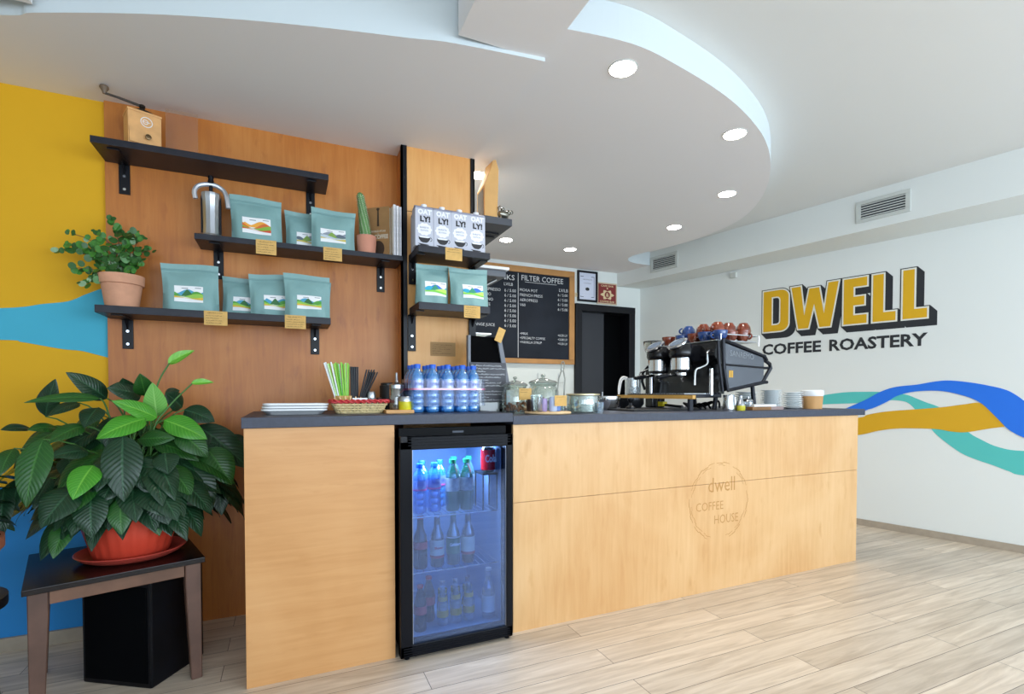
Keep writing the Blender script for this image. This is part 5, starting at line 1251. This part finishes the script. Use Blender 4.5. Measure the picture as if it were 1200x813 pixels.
text_block('monogram', [('&', 0, .088, .04, .042, 'c', .02)], M_crm, ((0, -.0188, 0), (1, 0, 0), (0, 0, 1), (0, -1, 0)), em_, .0006)
MB().prism([(.014*(1 if k % 2 == 0 else .4)*sin(pi*k/5), .180+.014*(1 if k % 2 == 0 else .4)*cos(pi*k/5)) for k in range(10)], -.0182, -.0166, axis='y').build('star', M_crm, t)
t = thing('light_switch', 'small beige switch plate between the chalkboard and the doorway', 'light switch', (2.925, YB, 2.17)); MB().box(-.022, .018, -.008, 0, 0, .045, bevel=.002).build('plate', mat('beige_plastic', '#cfc4a8', .5), t); MB().box(-.012, .008, -.011, -.0082, .010, .034, bevel=.001).build('rocker', mat('beige_plastic2', '#c2b48f', .5), t)
# wire rack on the wall below the chalkboard
t = thing('wall_hooks', 'thin wire hooks on the pale wall between the jars and chalkboard', 'hooks', (2.45, YB, 1.20)); mb = MB()
for x in (0, .25): mb.tube([(x, -.004, .12), (x, -.004, .02), (x+.06, -.03, .02), (x+.06, -.03, .05)], .003, 6)
mb.build('hook', M_steel, t, smooth=True)

# ------------------------------------------------------------------ vents, sensor, downlights
def bh(u, z, off=0):
    p = P1-D2*u; n = Vector((-.979, -.206)); return Vector((p.x+n.x*off, p.y+n.y*off, z))
Ub = Vector((.206, -.979, 0)); Nb = Vector((-.979, -.206, 0))
M_vent = mat('vent_white', '#c6cac6', .5); M_slot = mat('vent_inside_shade', '#2b2f36', .8)
def vent(label, u0, u1, z0, z1):
    base = bh((u0+u1)/2, z0); t = thing('air_vent', label, 'air vent', tuple(base), group='white air vents on the ceiling duct')
    t.rotation_euler = (0, 0, math.atan2(Ub.y, Ub.x)); w, h = (u1-u0)/2, z1-z0   # local x = along wall to the street, local y -> into the wall? 
    s = -1
    # local +y of this rotation points to Nb or away
    ly = Vector((-sin(t.rotation_euler.z), cos(t.rotation_euler.z), 0)); s = 1 if ly.dot(Nb) > 0 else -1
    def bx(mb, x0, x1, d0, d1, a, b, **k): mb.box(x0, x1, min(s*d0, s*d1), max(s*d0, s*d1), a, b, **k)
    mb = MB()
    for b in ((-w, w, 0, .012, 0, .026), (-w, w, 0, .012, h-.026, h), (-w, -w+.03, 0, .012, .026, h-.026), (w-.03, w, 0, .012, .026, h-.026)): bx(mb, *b, bevel=.002)
    mb.build('frame', M_vent, t); mb = MB(); bx(mb, -w+.03, w-.03, .0006, .002, .026, h-.026); mb.build('slot_shade', M_slot, t)  # dark sheet stands in for the shade behind the slats
    n = 6
    for k in range(n):
        z = .034+(h-.068)*k/(n-1); mb = MB(); bx(mb, -w+.03, w-.03, .003, .012, z-.0035, z+.0035); mb.build('slat', M_vent, t)
    return t
vent('white slatted air vent nearer the street, high above the painted lettering', .262, .600, 2.392, 2.553)
vent('smaller-looking white slatted air vent at the far end of the ceiling duct', -1.675, -1.335, 2.392, 2.556)
p = rw(-1.085, 2.275); t = thing('motion_sensor', 'tiny white box sensor high on the right wall under the duct', 'sensor', tuple(p)); t.rotation_euler = (0, 0, math.atan2(RU.y, RU.x))
ly = Vector((-sin(t.rotation_euler.z), cos(t.rotation_euler.z), 0)); s = 1 if ly.dot(-RN) > 0 else -1
MB().box(-.028, .028, min(0, s*.03), max(0, s*.03), -.02, .03, bevel=.004).build('box', M_vent, t)
M_lamp = mat('lamp_glow', '#ffffff', .5, emit='#fff4de', estr=60)
dl = None
for x, y, l in ((1.312, 1.791, 'round ceiling downlight nearest the camera, the largest of the row'), (2.184, 1.995, 'round ceiling downlight beside the curved edge, second in size'), (2.785, 2.605, 'round ceiling downlight third along the curved edge'),
                (2.939, 3.299, 'small round downlight near the far end of the curved edge'), (2.479, 4.207, 'small round downlight in front of the far wall, right of the chalkboard top'), (1.803, 4.185, 'small round downlight above the chalkboard left part'),
                (1.109, 3.024, 'round downlight half hidden by the column and paper bag')):
    if dl is None:
        dl = thing('downlight', l, 'downlight', (x, y, 2.4798), 0, 'recessed ceiling downlights')
        MB().lathe([(.056, -.004), (.060, -.003), (.062, 0), (.056, 0)], seg=32).build('trim_ring', M_vent, dl, smooth=True)
        MB().lathe([(0, -.003), (.0555, -.003), (.0555, -.001), (0, -.001)], seg=32).build('bulb', M_lamp, dl)
    else: dup(dl, (x, y, 2.4798), 0, l)
# ------------------------------------------------------------------ plants
def leaf_mat(name, base, vein, edge, k=13, rough=.32):
    m = bpy.data.materials.new(name); m.use_nodes = True
    nt = m.node_tree; b = nt.nodes['Principled BSDF']; N = nt.nodes.new; L = nt.links.new
    uv = N('ShaderNodeUVMap'); uv.uv_map = 'UVMap'; sp = N('ShaderNodeSeparateXYZ'); L(uv.outputs[0], sp.inputs[0])
    ab = N('ShaderNodeMath'); ab.operation = 'ABSOLUTE'; L(sp.outputs['X'], ab.inputs[0])
    mul = N('ShaderNodeMath'); mul.operation = 'MULTIPLY_ADD'; L(ab.outputs[0], mul.inputs[0]); mul.inputs[1].default_value = -.22; L(sp.outputs['Y'], mul.inputs[2])
    sc = N('ShaderNodeMath'); sc.operation = 'MULTIPLY'; L(mul.outputs[0], sc.inputs[0]); sc.inputs[1].default_value = k*2*pi
    sn = N('ShaderNodeMath'); sn.operation = 'SINE'; L(sc.outputs[0], sn.inputs[0])
    r = N('ShaderNodeMapRange'); r.inputs['From Min'].default_value = .80; r.inputs['From Max'].default_value = 1; r.inputs['To Max'].default_value = .5; L(sn.outputs[0], r.inputs['Value'])
    mid = N('ShaderNodeMapRange'); mid.inputs['From Min'].default_value = .09; mid.inputs['From Max'].default_value = .03; mid.inputs['To Max'].default_value = .9; L(ab.outputs[0], mid.inputs['Value'])
    mxx = N('ShaderNodeMath'); mxx.operation = 'MAXIMUM'; L(r.outputs[0], mxx.inputs[0]); L(mid.outputs[0], mxx.inputs[1])
    tc = N('ShaderNodeTexCoord'); nz = N('ShaderNodeTexNoise'); nz.inputs['Scale'].default_value = 9; L(tc.outputs['Object'], nz.inputs['Vector'])
    c1 = N('ShaderNodeMix'); c1.data_type = 'RGBA'; L(nz.outputs['Fac'], c1.inputs[0]); c1.inputs[6].default_value = lin(base); c1.inputs[7].default_value = lin(edge)
    c2 = N('ShaderNodeMix'); c2.data_type = 'RGBA'; L(mxx.outputs[0], c2.inputs[0]); L(c1.outputs[2], c2.inputs[6]); c2.inputs[7].default_value = lin(vein)
    L(c2.outputs[2], b.inputs['Base Color']); b.inputs['Roughness'].default_value = rough; b.inputs['Specular IOR Level'].default_value = .4
    bp = N('ShaderNodeBump'); bp.inputs['Strength'].default_value = .16; bp.inputs['Distance'].default_value = .003; bp.invert = True; L(sn.outputs[0], bp.inputs['Height']); L(bp.outputs['Normal'], b.inputs['Normal'])
    MATS[name] = m
    return m
LM = [leaf_mat('leaf_dark_green', '#10291a', '#2e5438', '#183a20'), leaf_mat('leaf_mid_green', '#1a4219', '#3c6e2e', '#24561f'), leaf_mat('leaf_bright_green', '#357a1f', '#6fae3e', '#4a9a2a'), leaf_mat('leaf_pale_green', '#5c9a45', '#8cc06c', '#6fae52')]
M_stem = mat('green_stem', '#3d6b2c', .5)
def add_leaf(mb, b, tp, w, mi, up=Vector((0, -.55, .8)), bend=.18, fold=.25, seed=0, nu=6, nt=14):
    """pointed oval blade from b to tp, arched, folded slightly along the midrib"""
    rnd = random.Random(seed); b, tp = Vector(b), Vector(tp); ax = tp-b; Ln = ax.length; t0 = ax.normalized()
    side = t0.cross(up); 
    if side.length < 1e-3: side = Vector((1, 0, 0))
    side.normalize(); nrm = side.cross(t0).normalized()
    if nrm.dot(up) < 0: nrm = -nrm
    ctrl = (b+tp)/2+nrm*bend*Ln; tw = rnd.uniform(-.25, .25); wob = rnd.uniform(0, 6)
    prev = None
    for j in range(nt+1):
        t = j/nt; p = b*(1-t)**2+ctrl*2*t*(1-t)+tp*t*t
        d = ((ctrl-b)*(1-t)+(tp-ctrl)*t).normalized(); sd = (Matrix.Rotation(tw*(t-.3), 3, d) @ side); n = sd.cross(d); 
        if n.dot(nrm) < 0: n = -n
        wd = w*(sin(pi*min(1, t**.72))**.85)*(1 if t < .75 else 1-.25*(t-.75)) + w*.02
        if j == nt: wd = w*.01
        row = []
        for i in range(-nu, nu+1):
            s = i/nu; h = abs(s)*fold*wd - (s*s)*.25*wd + .045*w*sin(9*t+wob+2*s)*abs(s)
            q = p+sd*s*wd+n*h; k = mb.vert(q); mb.uv[k] = (s, t); row.append(k)
        if prev:
            for i in range(2*nu): mb.face((prev[i], prev[i+1], row[i+1], row[i]), mi)
        prev = row
def petiole(mb, a, b, r=.0035, arch=.25):
    a, b = Vector(a), Vector(b); c = Vector(((a.x*.65+b.x*.35), (a.y*.65+b.y*.35), a.z+(max(b.z-a.z, .05))*(.7+arch)))
    mb.tube([tuple(a*(1-t)**2+c*2*t*(1-t)+b*t*t) for t in [k/8 for k in range(9)]], [r*(1.3-.5*k/8) for k in range(9)], 6)

LILY= [[-0.642,2.426,1.081,-0.739,2.343,1.178,0.038,0],[-0.537,2.449,1.095,-0.626,2.368,1.121,0.043,0],[-0.517,2.423,1.09,-0.521,2.361,1.178,0.032,1],[-0.635,2.325,1.082,-0.815,2.225,1.069,0.021,1],[-0.815,2.388,1.016,-0.767,2.337,1.153,0.035,0],[-0.476,2.401,1.009,-0.477,2.34,1.143,0.037,3],[-0.468,2.362,1.006,-0.588,2.274,1.074,0.033,2],[-0.495,2.315,1.004,-0.623,2.226,0.938,0.044,2],[-0.404,2.478,1.042,-0.449,2.407,1.104,0.038,0],[-0.45,2.386,0.995,-0.3,2.358,0.915,0.046,2],[-0.391,2.45,1.033,-0.278,2.414,0.981,0.042,0],[-0.404,2.376,0.954,-0.294,2.339,0.843,0.045,1],[-0.347,2.47,0.965,-0.156,2.451,0.774,0.063,0],[-0.308,2.417,0.873,-0.215,2.376,0.721,0.059,1],[-0.548,2.242,0.946,-0.534,2.184,0.716,0.058,0],[-0.681,2.315,0.983,-0.764,2.236,0.927,0.033,1],[-0.662,2.279,0.894,-0.744,2.199,0.883,0.033,0],[-0.77,2.234,0.943,-0.794,2.168,0.723,0.046,1],[-0.87,2.294,0.91,-0.882,2.23,0.825,0.028,1],[-0.631,2.224,0.846,-0.668,2.154,0.741,0.045,2],[-0.608,2.311,0.804,-0.581,2.255,0.756,0.021,2],[-0.515,2.27,0.854,-0.401,2.233,0.69,0.05,0],[-0.43,2.288,0.874,-0.41,2.231,0.798,0.041,0],[-0.428,2.33,0.78,-0.332,2.289,0.66,0.049,0],[-0.38,2.361,0.818,-0.279,2.321,0.635,0.062,0],[-0.276,2.486,0.737,-0.259,2.428,0.586,0.04,0],[-0.521,2.33,0.926,-0.398,2.295,0.928,0.033,1],[-0.452,2.263,0.736,-0.408,2.211,0.615,0.05,0],[-0.521,2.289,0.733,-0.469,2.239,0.67,0.035,0],[-0.679,2.213,0.775,-0.747,2.137,0.657,0.054,0],[-0.635,2.213,0.747,-0.618,2.155,0.604,0.047,0],[-0.613,2.248,0.755,-0.579,2.194,0.706,0.032,0],[-0.553,2.22,0.723,-0.537,2.163,0.604,0.037,1],[-0.774,2.295,0.8,-0.796,2.229,0.703,0.026,0],[-0.707,2.238,0.653,-0.728,2.172,0.543,0.033,1],[-0.905,2.317,0.774,-0.891,2.259,0.612,0.032,0],[-0.85,2.36,0.976,-0.902,2.287,0.975,0.021,0],[-0.709,2.37,1.065,-0.777,2.294,1.019,0.023,0],[-0.648,2.343,1.048,-0.67,2.277,0.977,0.036,0],[-0.365,2.405,0.644,-0.375,2.341,0.594,0.024,0],[-0.766,2.338,0.975,-0.822,2.264,0.974,0.025,1],[-0.834,2.364,0.86,-0.871,2.294,0.839,0.029,0],[-0.567,2.381,1.002,-0.607,2.311,0.939,0.034,0],[-0.245,2.544,0.908,-0.172,2.499,0.849,0.04,0],[-0.515,2.331,0.812,-0.463,2.281,0.73,0.041,0],[-0.731,2.325,0.876,-0.697,2.271,0.783,0.036,0],[-0.873,2.345,0.799,-0.87,2.284,0.698,0.033,0],[-0.342,2.472,0.705,-0.326,2.413,0.638,0.036,0],[-0.594,2.314,0.887,-0.618,2.247,0.797,0.037,0],[-0.363,2.467,0.899,-0.268,2.426,0.889,0.042,0],[-0.47,2.495,1.08,-0.406,2.447,1.113,0.03,0],[-0.587,2.469,1.099,-0.586,2.408,1.161,0.031,0]]
# table (its own frame: x along the long front edge)
TZ = .47; ang = math.atan2(.155, .485)
t = thing('side_table', 'low dark-topped wooden side table carrying the big leafy plant in the red pot', 'table', (-.615, 2.403, 0), ang)
hw, hd = .255, .247
M_tt = mat('dark_cherry_tabletop', '#120a0a', .25, spec=.35); M_leg = mat('worn_brown_table_leg', '#5a4136', .5, noise=(10, .25)); M_ap = mat('worn_brown_apron', '#6b4b38', .5, noise=(8, .3))
MB().box(-hw, hw, -hd, hd, TZ-.020, TZ, bevel=.002).build('tabletop', M_tt, t)
for sx in (-1, 1):
    for sy in (-1, 1):
        mb = MB(); x1, y1 = sx*(hw-.012), sy*(hd-.012); x0, y0 = x1-sx*.052, y1-sy*.048; xb, yb_ = x1-sx*.036, y1-sy*.034
        T_ = [(min(x0,x1), min(y0,y1)), (max(x0,x1), min(y0,y1)), (max(x0,x1), max(y0,y1)), (min(x0,x1), max(y0,y1))]; B_ = [(min(xb,x1), min(yb_,y1)), (max(xb,x1), min(yb_,y1)), (max(xb,x1), max(yb_,y1)), (min(xb,x1), max(yb_,y1))]
        V = [[mb.vert((x, y, 0)) for x, y in B_], [mb.vert((x, y, TZ-.10)) for x, y in T_], [mb.vert((x, y, TZ-.0205)) for x, y in T_]]
        mb.face(V[0][::-1]); mb.face(V[2])
        for A, B in zip(V, V[1:]):
            for i in range(4): mb.face((A[i], A[(i+1) % 4], B[(i+1) % 4], B[i]))
        o = mb.build('leg', M_leg, t); md = o.modifiers.new('b', 'BEVEL'); md.width = .003
for sy in (-1, 1): MB().box(-hw+.066, hw-.066, min(sy*(hd-.018), sy*(hd-.038)), max(sy*(hd-.018), sy*(hd-.038)), TZ-.066, TZ-.0205, bevel=.002).build('apron', M_ap, t)
for sx in (-1, 1): MB().box(min(sx*(hw-.018), sx*(hw-.038)), max(sx*(hw-.018), sx*(hw-.038)), -hd+.062, hd-.062, TZ-.066, TZ-.0205, bevel=.002).build('apron', M_ap, t)
# black box under it
a_ = math.atan2(.545, -.839)
t = thing('black_box', 'tall black painted box standing on the floor under the side table', 'box', (-.472, 2.235, 0), radians(-33))
MB().box(-.300, 0, 0, .255, 0, .398, bevel=.008).build('case', mat('black_painted_box', '#07080d', .5, noise=(14, .5), spec=.2), t)
MB().box(-.285, -.015, -.003, -.0003, .02, .38, bevel=.001).build('front_panel', mat('black_cloth_front', '#040507', .9, spec=.05), t)

# red pot with saucer
t = thing('peace_lily', 'large peace lily with broad dark leaves in a ribbed red pot', 'potted plant', (-.560, 2.385, TZ+.0005))
px, py, pz = -.560, 2.385, TZ+.0005
M_redpot = mat('red_plastic_pot', '#c8432f', .42, noise=(7, .06)); M_saucer = mat('red_plastic_saucer', '#b8483c', .35)
mb = MB(); mb.lathe([(0, .001), (.135, .0), (.160, .012), (.178, .028), (.174, .031), (.156, .018), (.130, .006), (0, .006)], seg=48, sx=1.0, sy=.92); mb.build('saucer', M_saucer, t, smooth=True)
mb = MB(); mb.lathe([(0, .0065), (.112, .0065), (.120, .012), (.150, .120), (.164, .190), (.170, .195), (.170, .212), (.160, .212), (.150, .170), (0, .165)], seg=96, rib=(24, .012), sy=.95); mb.build('pot', M_redpot, t, smooth=True)
MB().lathe([(0, .175), (.150, .172)], seg=32, sy=.93).build('soil', M_soil, t)
fo = MB(); st = MB()
for k, (bx_, by_, bz_, tx_, ty_, tz_, w_, mi_) in enumerate(LILY):
    b = Vector((bx_-px, by_-py, bz_-pz)); e = Vector((tx_-px, ty_-py, tz_-pz))
    low = e.z < b.z
    add_leaf(fo, b, e, w_*1.04, mi_, up=Vector((0, -.75, .55)) if low else Vector((.1, -.8, .45)), bend=.16 if low else .10, seed=k)
    rnd = random.Random(k); petiole(st, (rnd.uniform(-.06, .06), rnd.uniform(-.05, .05), .17), b, .0032)
rnd = random.Random(42)
for k in range(210):
    a = rnd.uniform(0, 2*pi); el = rnd.uniform(-.35, 1.2); R1 = rnd.uniform(.13, .27)*(.72 if sin(a) < 0 else 1); c0 = Vector((.0, .02, .28))
    dr_ = Vector((cos(a)*cos(el)*1.15, sin(a)*cos(el)*.95, sin(el)*.95)); b = c0+dr_*R1
    if py+b.y > 2.72 or px+b.x > -.19: continue
    Lh = rnd.uniform(.14, .22); od = Vector((dr_.x*.8+rnd.uniform(-.2, .2), dr_.y*.7, dr_.z*.4-.8)).normalized(); e = b+od*Lh
    if py+e.y > 2.79: e.y = 2.79-py
    if px+e.x > -.17 and py+e.y > 2.05: e.x = -.175-px
    if py+e.y < 2.16 or (e.x**2+e.y**2 < .19**2 and e.z < .26): continue
    add_leaf(fo, b, e, rnd.uniform(.038, .056), rnd.choice((0, 0, 0, 1)), up=Vector((dr_.x, dr_.y-.4, .35)), bend=.20, seed=k+300, nu=4, nt=10)
    petiole(st, (rnd.uniform(-.06, .06), rnd.uniform(-.05, .05), .17), b, .003)
for k in range(70):
    a = rnd.uniform(0, 2*pi); el = rnd.uniform(.1, 1.3); R1 = rnd.uniform(.06, .20); c0 = Vector((-.02, .03, .40))
    dr_ = Vector((cos(a)*cos(el)*1.3, sin(a)*cos(el)*.9, sin(el)*.8)); b = c0+dr_*R1
    od = Vector((dr_.x*.9, dr_.y*.6, dr_.z*.3-.60)).normalized(); e = b+od*rnd.uniform(.12, .18)
    if py+e.y > 2.78 or py+b.y > 2.75 or px+e.x > -.2 or px+e.x < -.88 or dr_.y < -.35: continue
    add_leaf(fo, b, e, rnd.uniform(.034, .046), rnd.choice((0, 0, 1, 1)), up=Vector((dr_.x*.7, dr_.y-.6, .5)), bend=.2, seed=k+700, nu=4, nt=10)
    petiole(st, (rnd.uniform(-.06, .06), rnd.uniform(-.05, .05), .17), b, .003)
fo.build('foliage', LM, t, smooth=True, fix=False, angle=180); st.build('stems', M_stem, t, smooth=True)
FL = [[[-0.50, 2.40, .66], [-0.494, 2.377, 0.948], [-0.471, 2.382, 1.126], [-0.43, 2.391, 1.221], [-0.346, 2.409, 1.276]], [[-.50, 2.39, .66], [-0.485, 2.368, 0.939], [-0.434, 2.38, 1.045], [-0.354, 2.397, 1.141], [-0.28, 2.413, 1.146]]]
for k, pts in enumerate(FL):
    P = [tuple(Vector(p)-Vector((px, py, pz))) for p in pts]
    mb = MB(); mb.tube(catmull(P[:4], 6), .0032, 7); o = mb.build('flower_stem', M_stem, t, smooth=True)
    mb = MB(); b, e = Vector(P[3]), Vector(P[4])
    for s in (-1, 1): add_leaf(mb, b-(e-b)*.05, e, .019 if k == 0 else .014, 0, up=Vector((0, -s*.9, .5)), bend=.10, fold=.9, seed=k, nu=4, nt=10)
    o = mb.build('flower_bud', LM[3] if False else leaf_mat('bud_green_%d' % k, '#5fa332', '#86c04e', '#76b83e', 3), t, smooth=True, fix=False, angle=180)

# second plant at the left edge
sx_, sy_ = -.985, 2.08
t = thing('plant_stool', 'black stool at the left edge holding the brown clay pot', 'stool', (sx_, sy_, 0))
mb = MB(); mb.lathe([(0, 0), (.15, 0), (.165, .010), (.165, .040), (.10, .044), (0, .044)], (0, 0, .42), 32); mb.build('seat', mat('black_stool', '#0c0c10', .4), t, smooth=True)
for a in (.8, 2.4, 3.9, 5.5): MB().tube([(.11*cos(a), .11*sin(a), .42), (.15*cos(a), .15*sin(a), .002)], .014, 10).build('leg', M_blackmetal, t, smooth=True)
t = thing('potted_plant', 'broad-leaved plant in a brown clay pot, cut off by the left edge of the picture', 'potted plant', (sx_, sy_, .4645))
mb = MB(); mb.lathe([(0, 0), (.105, 0), (.112, .01), (.150, .14), (.160, .15), (.160, .185), (.150, .185), (.140, .15), (0, .15)], seg=40); mb.build('pot', mat('brown_clay', '#8a5038', .75, noise=(14, .2)), t, smooth=True)
MB().lathe([(0, .152), (.139, .151)], seg=30).build('soil', M_soil, t)
fo = MB(); st = MB(); rnd = random.Random(77)
for k in range(110):
    a = rnd.uniform(0, 2*pi); el = rnd.uniform(-.1, 1.2); R1 = rnd.uniform(.10, .20); c0 = Vector((.0, .0, .24))
    dr_ = Vector((cos(a)*cos(el), sin(a)*cos(el), sin(el))); b = c0+dr_*R1
    Lh = rnd.uniform(.12, .20); od = Vector((dr_.x, dr_.y, dr_.z*.5-.5)).normalized(); e = b+od*Lh
    if sx_+e.x > -.83 or sy_+e.y < 1.9: continue
    add_leaf(fo, b, e, rnd.uniform(.035, .05), rnd.choice((0, 0, 1)), up=Vector((dr_.x*.6, dr_.y*.6, 1)), bend=.15, seed=k+900, nu=4, nt=10)
    petiole(st, (rnd.uniform(-.05, .05), rnd.uniform(-.05, .05), .15), b, .003)
fo.build('foliage', LM, t, smooth=True, fix=False, angle=180); st.build('stems', M_stem, t, smooth=True)

# trailing plant on the lowest shelf
t = thing('trailing_plant', 'bushy round-leaved plant in a pale terracotta pot at the left end of the lowest shelf', 'potted plant', (-.655, 2.70, 1.4705))
mb = MB(); mb.lathe([(0, 0), (.058, 0), (.060, .004), (.073, .098), (.0805, .100), (.0825, .140), (.075, .140), (.070, .118), (0, .118)], seg=36); mb.build('pot', M_terra, t, smooth=True)
MB().lathe([(0, .121), (.0695, .120)], seg=24).build('soil', M_soil, t)
fo = MB(); st = MB(); rnd = random.Random(21)
M_r1 = mat('round_leaf_green', '#3f7a2e', .42, noise=(30, .2)); M_r2 = mat('round_leaf_dark', '#2c5a26', .45, noise=(30, .2)); M_r3 = mat('round_leaf_pale', '#8fb08a', .4, noise=(30, .1)); M_tw = mat('brown_twig', '#5a4030', .6)
def disc_leaf(mb, c, n, r, mi, seed):
    rr_ = random.Random(seed); n = n.normalized(); s = n.cross(Vector((0, 0, 1))); s = s.normalized() if s.length > .01 else Vector((1, 0, 0)); u = s.cross(n)
    ce = mb.vert(c+n*(-.12*r)); ring = []
    for k in range(12):
        a = 2*pi*k/12; q = r*(1+.10*cos(a))*(1.05 if abs(a-pi/2) < .3 else 1); ring.append(mb.vert(c+s*cos(a)*q*.9+u*sin(a)*q+n*.06*r*cos(2*a)))
    for k in range(12): mb.face((ce, ring[k], ring[(k+1) % 12]), mi)
stems_t = [(-.185, -.03, .245), (-.13, -.02, .25), (-.095, .0, .31), (-.03, 0, .37), (.01, -.02, .27), (.045, 0, .33), (.075, .0, .31), (.105, -.01, .26), (-.215, -.03, .225), (-.155, -.04, .150), (-.115, -.05, .085), (.03, -.04, .22), (-.07, -.03, .21), (-.17, .0, .30), (.08, -.03, .20), (-.02, .03, .26), (.05, .03, .22), (-.06, -.05, .16), (.055, -.06, .15)]
for k, e in enumerate(stems_t):
    a = Vector((rnd.uniform(-.03, .03), rnd.uniform(-.02, .02), .118)); e = Vector(e); c = Vector(((a.x+e.x)/2*.8, (a.y+e.y)/2, max(a.z, e.z)*.85+.04))
    P = [a*(1-q)**2+c*2*q*(1-q)+e*q*q for q in [i/9 for i in range(10)]]
    st.tube([tuple(p) for p in P], .0014, 5)
    for i in range(2, 10):
        for m in range(2 if i > 3 else 1):
            off = Vector((rnd.uniform(-1, 1), rnd.uniform(-1, .6), rnd.uniform(-.6, 1))).normalized()*rnd.uniform(.010, .022)
            r = rnd.uniform(.009, .017)*(1.15 if i < 8 else .9)
            cc = P[i]+off
            if cc.y > .10: cc.y = .10
            disc_leaf(fo, cc, Vector((rnd.uniform(-.6, .6), -1, rnd.uniform(-.2, 1.1))), r, rnd.choice((0, 0, 1, 1, 1, 2) if rnd.random() < .35 else (0, 1)), k*50+i*3+m)
disc_leaf(fo, Vector((-.118, -.06, .085)), Vector((0, -1, .6)), .016, 2, 5)
fo.build('foliage', [M_r1, M_r2, M_r3], t, fix=False, smooth=True, angle=180); st.build('stems', M_tw, t, smooth=True)

# ------------------------------------------------------------------ light
w = bpy.data.worlds.new('daylight'); scene.world = w; w.use_nodes = True
bg = w.node_tree.nodes['Background']; bg.inputs['Color'].default_value = (.72, .86, 1.0, 1); bg.inputs['Strength'].default_value = WORLD
def area(name, loc, rot, sx, sy, e, col):
    ld = bpy.data.lights.new(name, 'AREA'); ld.shape = 'RECTANGLE'; ld.size = sx; ld.size_y = sy; ld.energy = e; ld.color = col
    o = bpy.data.objects.new(name, ld); COL.objects.link(o); o.location = loc; o.rotation_euler = rot; return o
# daylight coming in through the street glazing, one light per pane
for k, (x0, x1) in enumerate(((-3.05, -1.3), (-1.2, .6), (.7, 2.5), (2.6, 4.4), (4.5, 6.4))):
    area('window_daylight', ((x0+x1)/2, -2.6, 1.5), (radians(112), 0, 0), x1-x0, 1.9, WIN*(x1-x0)/1.8*(.3, .6, 1., 1.4, 1.4)[k], (.74, .87, 1.0))
# the downlights' own beams
for x, y in ((1.312, 1.791), (2.184, 1.995), (2.785, 2.605), (2.939, 3.299), (2.479, 4.207), (1.803, 4.185), (1.109, 3.024)):
    ld = bpy.data.lights.new('downlight_beam', 'SPOT'); ld.energy = SPOT; ld.spot_size = radians(130); ld.spot_blend = .8; ld.shadow_soft_size = .045; ld.color = (1, .96, .90)
    o = bpy.data.objects.new('downlight_beam', ld); COL.objects.link(o); o.location = (x, y, 2.468)

# ------------------------------------------------------------------ camera and colour
cam = bpy.data.cameras.new('camera'); co = bpy.data.objects.new('camera', cam); COL.objects.link(co)
co.location = (0, 0, 1.1); co.rotation_euler = (radians(90-1.254), 0, radians(-23.98))
cam.sensor_fit = 'HORIZONTAL'; cam.sensor_width = 36; cam.lens = 590.4/1200*36; cam.shift_y = 67.5/1200; cam.clip_start = .02; cam.clip_end = 50
scene.camera = co
vs = scene.view_settings; vs.view_transform = 'Standard'; vs.look = 'None'; vs.gamma = 1; vs.use_curve_mapping = False; vs.exposure = EXPO
scene.display_settings.display_device = 'sRGB'
scene.cycles.use_denoising = True
scene.cycles.max_bounces = 10; scene.cycles.transparent_max_bounces = 24; scene.cycles.diffuse_bounces = 5; scene.cycles.glossy_bounces = 4
scene.cycles.caustics_reflective = False; scene.cycles.caustics_refractive = False; scene.cycles.sample_clamp_indirect = 6
